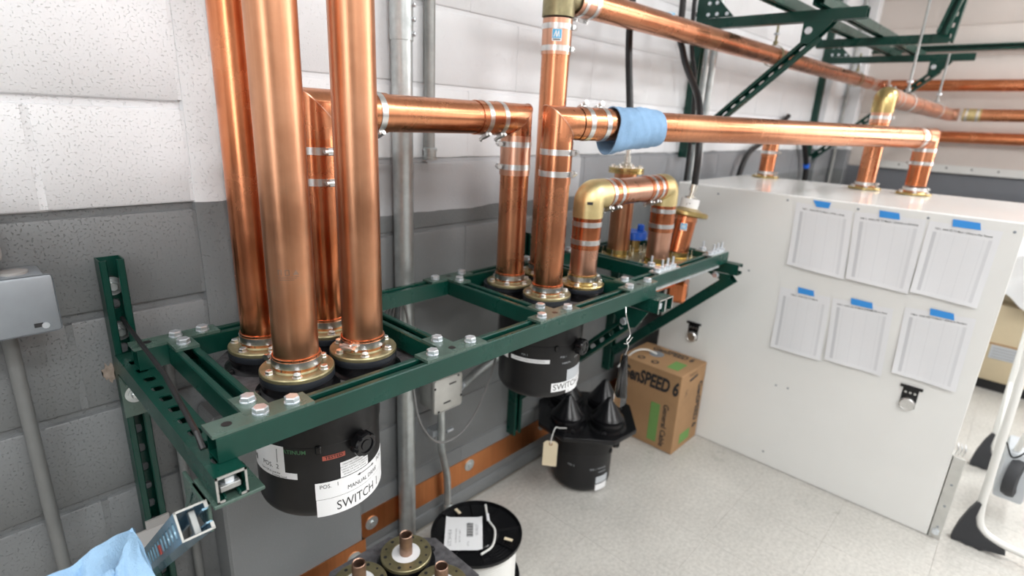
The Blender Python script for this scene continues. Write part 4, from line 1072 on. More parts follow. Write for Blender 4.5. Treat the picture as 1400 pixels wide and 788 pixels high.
bm = bmesh.new(); tube(bm, smooth_path([(1.085, 1.20, .575), (1.18, 1.225, .585), (1.35, 1.233, .615), (1.8, 1.233, .64), (2.3, 1.236, .65)]), .0135, 18); obj('conduit_tube', bm, 'galv', t)
bm = bmesh.new(); cyl(bm, (1.048, 1.195, .572), (1.085, 1.20, .575), .011, 12); cyl(bm, (1.06, 1.196, .573), (1.072, 1.198, .574), .016, 6); obj('connector', bm, 'zinc', t)
conduit('hanging_cable', 'thin grey cable looping down in front of the steel box', smooth_path([(.83, 1.16, .86), (.838, 1.14, .70), (.845, 1.12, .58), (.885, 1.11, .50), (.945, 1.11, .465), (1.02, 1.11, .485), (1.10, 1.12, .56), (1.16, 1.13, .68), (1.18, 1.14, .86)]), .0036, 'wire_grey', 'cable', 8)
conduit('hanging_cable', 'short grey cable behind the first switch slanting down to the conduit', smooth_path([(.86, 1.22, .90), (.83, 1.2, .78), (.72, 1.2, .62), (.64, 1.19, .55)]), .0034, 'wire_grey', 'cable', 8)
bm = bmesh.new()
for k in range(3):
    tube(bm, smooth_path([(.80 + k * .016, 1.24, .80), (.82 + k * .014, 1.23, .88 + k * .008), (.86 + k * .008, 1.235, .915 + k * .006), (.89, 1.236, .86), (.90 + k * .006, 1.235, .76)]), .0034, 8)
top(obj('hanging_cable', bm, 'wire_grey'), 'bundle of grey cable coiled beside the thick conduit behind the frame', 'cable')
# black feeder cables
conduit('feeder_cable', 'straight black feeder cable dropping to the brass capped port behind the blue cloth', smooth_path([(1.73, 1.076, 1.335), (1.735, 1.08, 1.40), (1.755, 1.11, 1.50), (1.80, 1.165, 1.70), (1.805, 1.17, 1.90), (1.80, 1.17, 3.04)]), .0125, 'black_rubber', 'cable', 16)
conduit('feeder_cable', 'black feeder cable curving down to the reducer beside the cabinet', smooth_path([tuple(conn2), (1.945, .918, 1.33), (2.02, .98, 1.50), (2.14, 1.13, 1.68), (2.14, 1.16, 1.9), (2.12, 1.16, 3.04)]), .0125, 'black_rubber', 'cable', 16)
conduit('feeder_cable', 'thin black cable hanging against the green wall strut', smooth_path([(2.38, 1.225, 3.04), (2.36, 1.225, 1.9), (2.46, 1.225, 1.60), (2.50, 1.225, 1.30), (2.49, 1.225, .9)]), .009, 'black_rubber', 'cable', 12)
conduit('feeder_cable', 'black cable sloping down behind the cabinet left of the short riser', smooth_path([(3.9, 1.27, 1.50), (3.5, 1.26, 1.34), (3.25, 1.25, 1.24), (3.15, 1.26, .9)]), .016, 'black_rubber', 'cable', 12)
conduit('feeder_cable', 'black cable with blue band hanging behind the middle of the cabinet', smooth_path([(4.15, 1.25, 1.42), (4.30, 1.25, 1.30), (4.42, 1.25, 1.15), (4.44, 1.25, .9)]), .018, 'black_rubber', 'cable', 12)
conduit('cable_band', 'blue tape band on the black cable behind the cabinet', [(4.40, 1.25, 1.19), (4.415, 1.25, 1.165)], .021, 'blue_cap', 'tape', 12)
conduit('conduit', 'pale thin conduit on the wall right of the first high green strut', [(2.66, 1.278, .9), (2.66, 1.278, 3.04)], .012, 'galv', 'conduit')
conduit('conduit', 'second pale conduit right of the first high green strut, nearest the cabinet', [(2.73, 1.278, .9), (2.73, 1.278, 3.04)], .014, 'galv', 'conduit')
conduit('conduit', 'dark thin conduit in the far corner of the block walls', [(5.15, 1.268, .6), (5.15, 1.268, 3.04)], .013, 'galv_dull', 'conduit')

# ================================================================== HIGH BRACKETS
def high_bracket(label, x, z, y_end, zlow, brace=True):
    t = thing('strut_bracket', label, 'bracket', (x, 1.27, zlow))
    part_strut(t, 'wall_strut', (x, YS, zlow), (x, YS, 3.04), (0, -1, 0), slots=False)
    part_strut(t, 'arm', (x, YS - .021, z), (x, y_end, z), (0, 0, 1), slots=False)
    bm = bmesh.new(); a = [(1.252, z + .021), (1.252, z + .10), (1.20, z + .10), (1.12, z + .021)]
    va = [bm.verts.new((x - .026, p[0], p[1])) for p in a]; vb = [bm.verts.new((x - .0215, p[0], p[1])) for p in a]; bridge(bm, va, vb); bm.faces.new(va[::-1]); bm.faces.new(vb)
    g = obj('gusset_plate', bm, 'green', t)
    for (yy, zz) in ((1.235, .035), (1.235, .08), (1.20, .08), (1.195, .035), (1.15, .033)): inst('bolt', 'dotbolt', lambda b: lathe(b, [(.008, 0), (.008, .004), (0, .005)], n=8), 'zinc', g, at((x - .026, yy, z + zz), (-1, 0, 0)))
    if brace:
        yt = y_end + .16
        part_strut(t, 'brace', (x, yt, z - .07), (x, YS - .03, z - .07 - (YS - .03 - yt) * .93), (-1, 0, 0), slots=True, hole=(.014, .009))
        bm = bmesh.new(); a = [(yt - .055, z - .0215), (yt + .055, z - .0215), (yt + .055, z - .10), (yt + .02, z - .105), (yt - .045, z - .035)]
        for k in (-.026, .0215):
            va = [bm.verts.new((x + k, p[0], p[1])) for p in a]; vb = [bm.verts.new((x + k + .0045, p[0], p[1])) for p in a]; bridge(bm, va, vb); bm.faces.new(va[::-1]); bm.faces.new(vb)
        g = obj('gusset_plate', bm, 'green', t)
        inst('bolt', 'dotbolt2', lambda b: lathe(b, [(.014, 0), (.014, .005), (0, .006)], n=14), 'zinc', g, at((x - .026, yt + .03, z - .055), (-1, 0, 0)))
    return t
high_bracket('nearer high green channel bracket over the cabinet with slotted diagonal brace', 2.55, 1.848, .615, 1.265)
high_bracket('farther high green channel bracket in the room corner with slotted diagonal brace', 4.47, 1.885, .457, 1.24)
# hanging grid of rails
t = thing('hanging_rack', 'dark green channel grid hung high above the white cabinet', 'frame', (3.5, .8, 1.90))
zE = 1.890
for yy in (.90, .765): part_strut(t, 'rail', (2.45 if yy < .8 else 2.2, yy, zE), (4.7, yy, 1.93), (0, 0, -1), slots=False)
part_strut(t, 'cross_member', (3.5, 1.06, 1.868 + .0), (3.5, .478, 1.868), (0, 0, 1), slots=False)
part_strut(t, 'hanger', (3.5, .478, 1.85), (3.56, .40, 3.04), (1, 0, 0), slots=True)
part_strut(t, 'hanger', (3.42, .50, 1.88), (3.50, .27, 3.04), (-1, 0, 0), slots=False)
t = thing('wall_rail', 'long green channel rail fixed level across the far wall', 'rail', (5.28, .5, 2.03))
part_strut(t, 'rail', (XF - .022, 1.2, 2.035), (XF - .022, -1.6, 2.03), (-1, 0, 0), slots=False)
def pipe_hanger(label, x, y, zp, zt, m='brass_old', r=.046):
    t = thing('pipe_hanger', label, 'hanger', (x, y, zp), group=None)
    bm = bmesh.new(); lathe(bm, [(r, -.010), (r + .003, -.010), (r + .003, .010), (r, .010)], (x, y, zp), (1, 0, 0), 28, close=True); obj('ring', bm, m, t)
    bm = bmesh.new(); cyl(bm, (x, y, zp + r), (x, y, zt), .006, 10); lathe(bm, [(0, 0), (.012, 0), (.012, .012), (0, .012)], (x, y, zp + r + .006), n=6); obj('threaded_rod', bm, m if m != 'galv' else 'galv_dull', t)
    bm = bmesh.new(); lathe(bm, [(0, 0), (.014, 0), (.014, .010), (0, .010)], (x, y, zp + r + .045), n=6); obj('nut', bm, 'zinc', t)
zD_ = lambda x: cD.z + (x - cD.x) / (eD.x - cD.x) * (eD.z - cD.z)
pipe_hanger('brass rod hanger with ring on the high copper run, nearer of its two', 2.93, C2.y, zD_(2.93), 1.905)
pipe_hanger('brass rod hanger with ring on the high copper run, close to the room corner', 4.50, C2.y, zD_(4.50), 1.93)
pipe_hanger('grey threaded rod hanger just behind the yellow brass elbow', 3.42, .577, 1.572, 2.05, 'galv')
pipe_hanger('grey threaded rod hanger on the pipe right of the yellow brass elbow', 4.40, .577, 1.572, 1.90, 'galv')

# ================================================================== WHITE CABINET
t = thing('equipment_cabinet', 'large white enamelled cabinet with six sheets taped on its front', 'cabinet', (2.7, .58, 0))
CX = 2.322
bm = bmesh.new(); bx(bm, CX + .004, 3.095, .0, 1.165, .004, CT - .003, .010, 3); obj('body', bm, 'cab_white', t)
bm = bmesh.new(); bx(bm, CX, CX + .0045, -.004, 1.166, .002, CT - .001, .0015); obj('front_panel', bm, 'cab_white', t)
bm = bmesh.new(); bx(bm, CX + .0045, 3.10, -.004, 1.166, CT - .003, CT + .001, .0018); tp = obj('top_panel', bm, 'cab_white', t)
def mk_rivet(b): lathe(b, [(.0045, 0), (.004, .0015), (0, .002)], n=10)
for k in range(9): inst('rivet', 'rivet', mk_rivet, 'box_grey', tp, at((3.02, .04 + k * .13, CT + .001)))
for (y, z) in ((.604, .381), (.557, .385), (.798, .841), (.98, 1.14), (.70, 1.15), (.455, 1.15), (.245, 1.15), (.02, 1.14), (.60, .06), (.95, .08)): inst('rivet', 'rivet', mk_rivet, 'box_grey', t, at((CX, y, z), (-1, 0, 0)))
for (y, z) in ((.996, .506), (.159, .507)):
    bm = bmesh.new(); bx(bm, CX - .004, CX, y - .024, y + .024, z - .040, z + .038, .001); bx(bm, CX - .008, CX - .001, y - .034, y + .034, z + .034, z + .044, .001); lt = obj('latch', bm, 'black_plastic', t)
    bm = bmesh.new(); lathe(bm, [(.024, 0), (.024, .012), (.020, .016), (.019, .015), (0, .015)], (CX - .004, y, z - .024), (-1, 0, 0), 28); obj('latch_knob', bm, 'steel', lt)
    for dy in (-.014, .0, .014): inst('screw', 'latch_screw', mk_rivet, 'steel', lt, at((CX - .004, y + dy, z + .018), (-1, 0, 0)))
bm = bmesh.new(); bx(bm, CX + .004, CX + .05, -.010, .0, .0, .345, .001); bx(bm, CX + .004, CX + .008, -.045, -.004, .0, .34, .002); ab = obj('corner_angle', bm, 'jb_face', t, 'bare metal angle on the lower right corner')
for z in (.05, .14, .23): inst('bolt', 'rivet', mk_rivet, 'black_paint', ab, at((CX + .004, -.028, z), (-1, 0, 0)))
inst('bolt', 'latch_bolt', lambda b: lathe(b, [(.012, 0), (.012, .01), (0, .012)], n=6), 'zinc', ab, at((CX + .004, -.026, .03), (-1, 0, 0)))
bm = bmesh.new()
for k in range(3): tube(bm, [(CX - .006, -.012 - k * .010, .355), (CX - .008, -.016 - k * .010, .375), (CX - .002, -.012 - k * .010, .392)], .003, 6)
for k in range(3): tube(bm, [(CX - .002, -.012 - k * .010, .390), (CX + .012, -.010 - k * .010, .392)], .003, 6)
obj('spring_clip', bm, 'steel', t)

SHEETS = [((.666, 1.147), (.470, 1.141), (.447, .887), (.654, .902), 'TAB 1.  ANALYZE TO Match 2 (PTS) to (Pole)'),
          ((.463, 1.140), (.248, 1.143), (.243, .882), (.441, .893), 'TAB 2.  ANALYZE TO Match 1 (ANNA) to (SWANS)'),
          ((.240, 1.141), (.047, 1.137), (.052, .881), (.239, .892), 'TAB 3.  ANALYZE TO Match 1 (Ohms) to Ohm Transmit'),
          ((.663, .803), (.477, .805), (.462, .548), (.654, .546), 'TAB 4.  ANALYZE TO Match'),
          ((.470, .806), (.273, .815), (.256, .558), (.449, .560), 'TAB 5.  ANALYZE TO Match (PARAMETER) to Ohms'),
          ((.241, .831), (.045, .842), (.039, .579), (.228, .585), 'TAB 6.  ANALYZE TO Match 1 (Ohms) to Numbers')]
TAPE = [(.575, .058), (.355, .066), (.140, .078), (.565, .064), (.372, .076), (.135, .072)]
WH = ['upper row, left sheet of printed table taped to the cabinet', 'upper row, middle sheet of printed table taped to the cabinet', 'upper row, right sheet of printed table taped to the cabinet',
      'lower row, left sheet of printed table taped to the cabinet', 'lower row, middle sheet of printed table taped to the cabinet', 'lower row, right sheet of printed table taped to the cabinet']
for k, (a, b, c, d, ttl) in enumerate(SHEETS):
    t = thing('printed_sheet', 'white ' + WH[k], 'paper', (CX - .004, (a[0] + b[0]) / 2, a[1]), group='sheets taped on the cabinet')
    def P(u, v, off=0):   # u 0..1 left-right, v 0..1 bottom-top
        y = (a[0] * (1 - u) + b[0] * u) * v + (d[0] * (1 - u) + c[0] * u) * (1 - v)
        z = (a[1] * (1 - u) + b[1] * u) * v + (d[1] * (1 - u) + c[1] * u) * (1 - v)
        curl = .002 + .010 * (1 - v) ** 3 + .004 * (1 - v) * math.sin(PI * u + k)**2
        return V((CX - curl - off, y, z))
    bm = bmesh.new(); uvl = bm.loops.layers.uv.new('UVMap'); nn = 10
    g = [[bm.verts.new(P(i / nn, j / nn)) for i in range(nn + 1)] for j in range(nn + 1)]
    for j in range(nn):
        for i in range(nn):
            f = bm.faces.new((g[j][i], g[j][i + 1], g[j + 1][i + 1], g[j + 1][i]))
            for lp, (uu, vv) in zip(f.loops, ((i, j), (i + 1, j), (i + 1, j + 1), (i, j + 1))): lp[uvl].uv = (uu / nn, vv / nn)
    for v in bm.verts: v.co -= ROOT[t.name]
    me = bpy.data.meshes.new('sheet'); bm.to_mesh(me); bm.free(); me.materials.append(M['sheet'])
    sh = bpy.data.objects.new('sheet', me); COL.objects.link(sh); sh.parent = t
    for p in me.polygons: p.use_smooth = True
    tb = text_bm(ttl, .0088, bold=.0001, sx=min(1, .17 / (len(ttl) * .0046)))
    for v in tb.verts: v.co = P(.5 + v.co.x / .2, .915 + v.co.y / .255, .0006)
    obj('heading', tb, 'ink', t)
    ty_, tw = TAPE[k]; zt = a[1] + .004
    bm = bmesh.new(); ye = ty_ + tw / 2; ys = ty_ - tw / 2; xx = CX - .0045
    vs = [(ye, zt + .012), (ys + .006, zt + .010 + (.0 if k != 1 else 0)), (ys, zt - .012), (ye - .004, zt - .012)]
    if k in (0,): vs = [(ye + .004, zt + .012), (ys, zt + .010), (ys + .003, zt - .012), (ye - .012, zt - .012)]
    aa = [bm.verts.new((xx, y, z)) for y, z in vs]; bb = [bm.verts.new((xx - .0004, y, z)) for y, z in vs]
    bridge(bm, aa, bb); bm.faces.new(aa); bm.faces.new(bb[::-1]); obj('tape', bm, 'blue_tape', t, 'strip of blue tape')

# ================================================================== FLOOR THINGS
# cable box
t = thing('cable_box', 'brown cardboard cable box with black lettering on the floor beside the cabinet', 'box', (2.19, 1.07, 0))
x0, x1, y0, y1, zt = 2.074, 2.312, .905, 1.215, .385
bm = bmesh.new(); bx(bm, x0, x1, y0, y1, 0.001, zt, .0025); obj('carton', bm, 'card', t)
def on_face(bmx, origin, xdir, ydir): 
    xd = V(xdir).normalized(); yd = V(ydir).normalized(); place(bmx, Matrix.Translation(V(origin)) @ Matrix((xd, yd, xd.cross(yd))).transposed().to_4x4())
def print_text(par, s, size, origin, xdir, ydir, m='ink', **k):
    b = text_bm(s, size, **k); on_face(b, origin, xdir, ydir); obj('lettering', b, m, par)
def print_rect(par, w_, h_, origin, xdir, ydir, m):
    b = bmesh.new(); rect(b, -w_ / 2, w_ / 2, -h_ / 2, h_ / 2, 0, .0004); on_face(b, origin, xdir, ydir); obj('printed_patch', b, m, par)
LF = x0 - .0008
print_text(t, 'GenSPEED 6', .088, (LF, y0 + .010, .315), (0, -1, 0), (0, 0, 1), bold=.0036, sx=.62, align='RIGHT', shear=.15)
print_rect(t, .045, .19, (LF, y0 + .105, .125), (0, -1, 0), (0, 0, 1), 'box_green')
print_text(t, 'General Cable', .036, (LF, y0 + .055, .125), (0, 0, -1), (0, -1, 0), bold=.0008)
FR = y0 - .0008
print_text(t, 'GenSPEED 6', .058, (x1 - .040, FR, .185), (0, 0, -1), (1, 0, 0), bold=.0018, sx=.78)
print_rect(t, .095, .05, (x1 - .13, FR, .055), (1, 0, 0), (0, 0, 1), 'box_green')
print_rect(t, .075, .011, (x1 - .12, FR, .345), (1, 0, .12), (-.12, 0, 1), 'ink')
print_text(t, 'Category 6', .016, (x1 - .13, FR, .368), (1, 0, 0), (0, 0, 1))
print_text(t, 'UL', .03, (x1 - .175, FR, .285), (0, 0, -1), (1, 0, 0))
TPZ = zt + .0008
print_text(t, 'GenSPEED 6', .060, (x1 - .045, (y0 + y1) / 2 - .01, TPZ), (0, -1, 0), (1, 0, 0), bold=.002, sx=.66)
print_rect(t, .055, .09, (x0 + .085, y0 + .07, TPZ), (0, -1, 0), (1, 0, 0), 'box_green')
for (dx, dy) in ((.05, .16), (.05, .23)):
    b = bmesh.new(); lathe(b, [(.010, 0), (.018, 0), (.018, .0005), (.010, .0005)], (x0 + dx, y0 + dy, zt + .0003), n=20, close=True); obj('printed_ring', b, 'ink', t)
b = bmesh.new(); lathe(b, [(0, 0), (.034, 0), (.034, .0008), (0, .0008)], (x0 + .135, y0 + .20, zt + .0003), n=28); obj('hole_cover', b, 'box_grey', t)
conduit('cable_tail', 'white cable tail coming out of the cardboard box top', smooth_path([(x0 + .135, y0 + .2, zt + .002), (x0 + .10, y0 + .24, zt + .02), (x0 + .04, y0 + .27, zt + .014), (x0 - .03, y0 + .30, zt - .05)]), .004, 'wire_white', 'cable', 8)

# spare switch with cones
SP = (1.652, 1.095)
t, PP, zsp = switch('coaxial_switch', 'spare black switch standing on the floor with four shiny black cones on top', SP[0], SP[1], 0.0, rot=math.radians(40), sp=.152, R=.118, half=.188, cut=.095, plate_m='black_plastic')
for p in PP:
    bm = bmesh.new(); lathe(bm, [(0, 0), (.066, 0), (.066, .010), (.060, .012), (.062, .020), (.052, .030), (.012, .092), (.008, .096), (0, .097)], (p.x, p.y, zsp + .021), n=36)
    obj('cone_cap', bm, 'black_plastic', t)
wl_(t, SP, .1182, -114, -84, .045, .075, m='label_grey'); wl_(t, SP, .1182, -114, -84, .012, .040)
for (s, a, z) in (('POS. 1  MANUAL', -110, .112), ('MANUAL', -100, .095), ('POS. 2', -165, .125)):
    tb = text_bm(s, .010); bmesh.ops.translate(tb, vec=(0, z, .0004), verts=tb.verts[:]); sub_long(tb); wrap(tb, (SP[0], SP[1], 0), .1182, a); obj('lettering', tb, 'label_grey', t)
t = thing('paper_tag', 'blank manila tag tied to the cone-capped switch', 'tag', (1.36, 1.03, .30))
tc = V((1.385, 1.055, .250)); nrm = V((-.8, -.6, 0)).normalized(); xx = V((0, 0, 1)).cross(nrm)
bm = bmesh.new(); w2, h2 = .026, .052
prism(bm, [(-w2, -h2), (w2, -h2), (w2, h2 - .010), (w2 - .010, h2), (-w2 + .010, h2), (-w2, h2 - .010)], 0, .0012)
on_face(bm, tc, xx, (0, 0, 1)); obj('tag_card', bm, 'manila', t)
bm = bmesh.new(); lathe(bm, [(.003, 0), (.007, 0), (.007, .001), (.003, .001)], tc + V((0, 0, .040)) + nrm * .0013, nrm, 16, close=True); obj('eyelet', bm, 'card', t)
bm = bmesh.new(); tube(bm, smooth_path([tuple(tc + V((0, 0, .040)) + nrm * .002), tuple(tc + V((.004, .0, .07)) + nrm * .004), (1.40, 1.05, .352), (1.44, 1.06, .330), (1.50, 1.07, .300)]), .002, 6); obj('string', bm, 'wire_white', t)

# floor switch with open flanges
S4 = (.612, .886)
t, PP, zs4 = switch('coaxial_switch', 'black switch on the floor in front with uncovered brass flanges and inner conductors', S4[0], S4[1], -.0 + .001, sp=.142, spx=.136, half=.178, cut=.088)
for p in PP:
    z = zs4 + .0215 - .02; 
    bm = bmesh.new(); lathe(bm, [(.036, 0), (.064, 0), (.065, .001), (.065, .009), (.063, .0105), (.037, .0105), (.036, .009)], (p.x, p.y, zs4 + .0215), n=48, close=True); f = obj('flange', bm, 'brass_old', t)
    for k in range(12):
        a = k * PI / 6 + .1; r_ = .0045 if k % 2 else .003
        inst('bolt_hole', 'fl_hole%.4f' % r_, lambda b, r_=r_: lathe(b, [(r_, 0), (r_, .0004), (0, .0004)], n=10), 'ink', f, at((p.x + .053 * math.cos(a), p.y + .053 * math.sin(a), zs4 + .0322)))
    bm = bmesh.new(); lathe(bm, [(.012, .002), (.037, .002), (.037, .009), (.012, .009)], (p.x, p.y, zs4 + .0215), n=40, close=True); obj('insulator', bm, 'ptfe', t)
    bm = bmesh.new(); lathe(bm, [(.0165, 0), (.0165, .062), (.0150, .064), (.0130, .062), (.0130, .02), (0, .02)], (p.x, p.y, zs4 + .025), n=28); obj('inner_conductor', bm, 'oldcopper', t)

# wire spool
SPx, SPy, sz = .985, 1.012, .165; RS = .142
t = thing('wire_spool', 'black plastic wire spool with white cable standing behind the floor switch', 'spool', (SPx, SPy, 0))
def spool_flange(z, name='spool_flange', rim=True):
    bm = bmesh.new()
    lathe(bm, [(.014, 0), (RS, 0), (RS, .010), (RS - .006, .010), (RS - .006, .004), (.070, .004), (.066, .007), (.045, .007), (.030, .004), (.028, .0085), (.014, .0085)], (SPx, SPy, z), n=72, close=True)
    for k in range(8):
        a = k * PI / 4 + .2; box(bm, (SPx + .104 * math.cos(a), SPy + .104 * math.sin(a), z + .0065), (.066, .003, .005), 0, Matrix.Rotation(a, 3, 'Z'))
    for k in range(6):   # grille of fine ribs in one sector
        rr = .076 + k * .010
        for j in range(7):
            a = -1.9 + j * .13; box(bm, (SPx + rr * math.cos(a), SPy + rr * math.sin(a), z + .0058), (.002, rr * .12, .0035), 0, Matrix.Rotation(a, 3, 'Z'))
    return obj(name, bm, 'black_plastic', t)
spool_flange(sz)
bm = bmesh.new(); lathe(bm, [(0, 0), (RS, 0), (RS, .008), (0, .008)], (SPx, SPy, .001), n=64); obj('spool_flange', bm, 'black_plastic', t)
bm = bmesh.new()
prof = [(0, .009)] + [(RS - .018 + .0022 * (k % 2), .009 + (sz - .009) * k / 40) for k in range(41)] + [(0, sz)]
lathe(bm, prof, (SPx, SPy, 0), n=48); obj('wound_cable', bm, 'wire_white', t)
# tag paper
q0 = V((SPx, SPy, sz + .0125)); d1 = V((.68, .73, 0)).normalized(); d2 = V((-.73, .68, 0))
bm = bmesh.new()
def SPt(u, v, h=0): return q0 + V((-.040, .020, 0)) + d1 * (u * 1.3) + d2 * (v * 1.45) + V((0, 0, h + .003 * math.sin(u * 40)))
cor = [(-.050, -.040), (-.042, .038), (.052, .036), (.048, -.042), (.0, -.052)]
nn = 8
ga = [[bm.verts.new(SPt(-.052 + .104 * i / nn + (.004 if j in (0, nn) else 0), -.042 + .08 * j / nn)) for i in range(nn + 1)] for j in range(nn + 1)]
for j in range(nn):
    for i in range(nn): bm.faces.new((ga[j][i], ga[j][i + 1], ga[j + 1][i + 1], ga[j + 1][i]))
pt = obj('paper_label', bm, 'paper_white', t)
def SPm(b):
    for v in b.verts: v.co = SPt(v.co.x * .8, v.co.y, .0008)
    return b
bb = bmesh.new()
for k in range(16):
    x = -.014 + k * .0034; rect(bb, x, x + (.0022 if k % 3 else .0012), -.022, -.008, 0, .0001)
SPm(bb); obj('barcode', bb, 'ink', pt)
for (s_, x_, y_, z_) in (('001396127', .012, -.030, .009), ('LCC 5414E-8', -.018, .027, .011), ('C6 CMR 24 AWG SOLID', -.010, .014, .005), ('BLK 7 STR 1 X 500 FT', -.010, .006, .005), ('LOT 62', -.040, -.012, .006)):
    b = text_bm(s_, z_); bmesh.ops.translate(b, vec=(x_, y_, 0), verts=b.verts[:]); SPm(b); obj('lettering', b, 'ink_grey', pt)
bm = bmesh.new(); tube(bm, smooth_path([tuple(q0 + V((.085, .050, .018))), tuple(q0 + V((.062, .018, .010))), tuple(q0 + V((.050, -.005, .006))), tuple(q0 + V((.035, -.045, .006))), tuple(q0 + V((-.015, -.085, .006))), tuple(q0 + V((-.062, -.085, .004)))]), .0036, 8); obj('cable_end', bm, 'wire_white', t)
bm = bmesh.new(); box(bm, q0 + V((.055, .008, .012)), (.030, .009, .007), .001, Matrix.Rotation(.9, 3, 'Z')); obj('cable_tie', bm, 'ptfe', t)
for (a) in (1.45, -1.15):
    bm = bmesh.new(); box(bm, q0 + V((.105 * math.cos(a), .105 * math.sin(a), .001)), (.026, .010, .002), 0, Matrix.Rotation(a, 3, 'Z')); obj('tape_piece', bm, 'manila', t)

# hanging bag
t = thing('plastic_bag', 'clear plastic bag with dark hardware wired to the double bracket', 'bag', (1.26, .725, .8))
bm = bmesh.new(); nx_, nz_ = 10, 16; R3 = Matrix.Rotation(math.radians(32), 3, 'Z')
for s in (1, -1):
    g = []
    for j in range(nz_ + 1):
        v = j / nz_; row = []
        for i in range(nx_ + 1):
            u = i / nx_ * 2 - 1
            wd = .043 * (.35 + .65 * min(1, v * 3.5)) ; th = (.003 + .016 * v ** .6) * (1 - u * u) + .0018 * math.sin(17 * u + 23 * v) * (1 - abs(u))
            row.append(bm.verts.new(V((1.262, .725, .795)) + R3 @ V((u * wd, -s * th, -v * .148))))
        g.append(row)
    for j in range(nz_):
        for i in range(nx_): bm.faces.new((g[j][i], g[j][i + 1], g[j + 1][i + 1], g[j + 1][i]))
bmesh.ops.remove_doubles(bm, verts=bm.verts[:], dist=.0004)
obj('bag_film', bm, 'film', t)
bm = bmesh.new(); box(bm, (1.262, .725, .725), (.048, .010, .115), .003, R3)
for k in range(9): box(bm, V((1.262, .725, .668)) + V((random.uniform(-.018, .018), random.uniform(-.006, .006), random.uniform(-.005, .012))), (.012, .008, .008), .001, Matrix.Rotation(random.random() * 3, 3, 'Z'))
obj('hardware', bm, 'black_plastic', t)
bm = bmesh.new(); tube(bm, smooth_path([(1.262, .725, .79), (1.268, .722, .815), (1.256, .722, .835), (1.270, .722, .852), (1.262, .735, .90), (1.27, .745, .925)]), .0016, 6)
tube(bm, smooth_path([(1.240, .72, .832), (1.262, .722, .826), (1.284, .722, .838)]), .0014, 6); obj('tie_wire', bm, 'steel', t)

# towel at lower left
t = thing('folded_towel', 'light blue towel draped over the lower left brace', 'towel', (.09, .84, .78))
def towel_sheet(fn, nu=26, nv=26, name='fold'):
    bm = bmesh.new(); g = [[bm.verts.new(fn(i / nu, j / nv)) for i in range(nu + 1)] for j in range(nv + 1)]
    for j in range(nv):
        for i in range(nu): bm.faces.new((g[j][i], g[j][i + 1], g[j + 1][i + 1], g[j + 1][i]))
    o = obj(name, bm, 'cloth', t); md = o.modifiers.new('s', 'SOLIDIFY'); md.thickness = .006; md.offset = 0; return o
CAMP = V((0, 0, 1.41))
def pt(px, py, depth):
    f = 751.32; Rm = cam.matrix_world.to_3x3()
    return CAMP + Rm @ V(((px - 700) / f, -(py - 394) / f, -1)) * depth
def quad(a, b, c, d):
    a, b, c, d = map(V, (a, b, c, d))
    return lambda u, v: (a * (1 - u) + b * u) * (1 - v) + (d * (1 - u) + c * u) * v
# back fold (broad rounded lump)
q = quad((-.035, .80, .800), (.085, .835, .835), (.13, .72, .72), (-.02, .66, .66))
q = quad((-.012, .83, .803), (.118, .85, .822), (.135, .70, .690), (.005, .66, .640))
def f1(u, v):
    p = q(u, v); h = .022 * math.sin(PI * min(1, u * 1.05)) ** .5 * math.sin(PI * min(1, v * 1.6 + .12)) + .004 * math.sin(11 * u + 4 * v) + .003 * math.sin(19 * v + 7 * u)
    return p + V((-.25, -.45, .75)) * (h + .010 * math.sin(PI * max(0, 1 - abs(u - .42) / .10) / 2) * -1 + .003 * math.sin(31 * u + 6 * math.sin(7 * v))) - V((0, 0, .018))
towel_sheet(f1)
q2 = quad((.005, .79, .800), (.085, .80, .800), (.120, .69, .670), (.02, .66, .650))
def f2(u, v):
    h = .016 + .018 * math.sin(PI * u) ** .6 * (1 - .5 * v) + .003 * math.sin(13 * u + 9 * v); p = q2(u, v)
    return p + V((-.2, -.6, .75)) * (h + .0025 * math.sin(27 * u + 5 * math.sin(8 * v))) - V((0, 0, .018))
towel_sheet(f2)
q3 = quad((.088, .79, .800), (.112, .80, .848), (.145, .70, .690), (.065, .68, .660))
def f3(u, v):
    h = .018 + .010 * math.sin(PI * u) + .003 * math.sin(12 * v + 5 * u); p = q3(u, v)
    return p + V((-.3, -.6, .6)) * (h + .003 * math.sin(9 * u + 4 * math.sin(5 * v))) - V((0, 0, .018))
towel_sheet(f3)

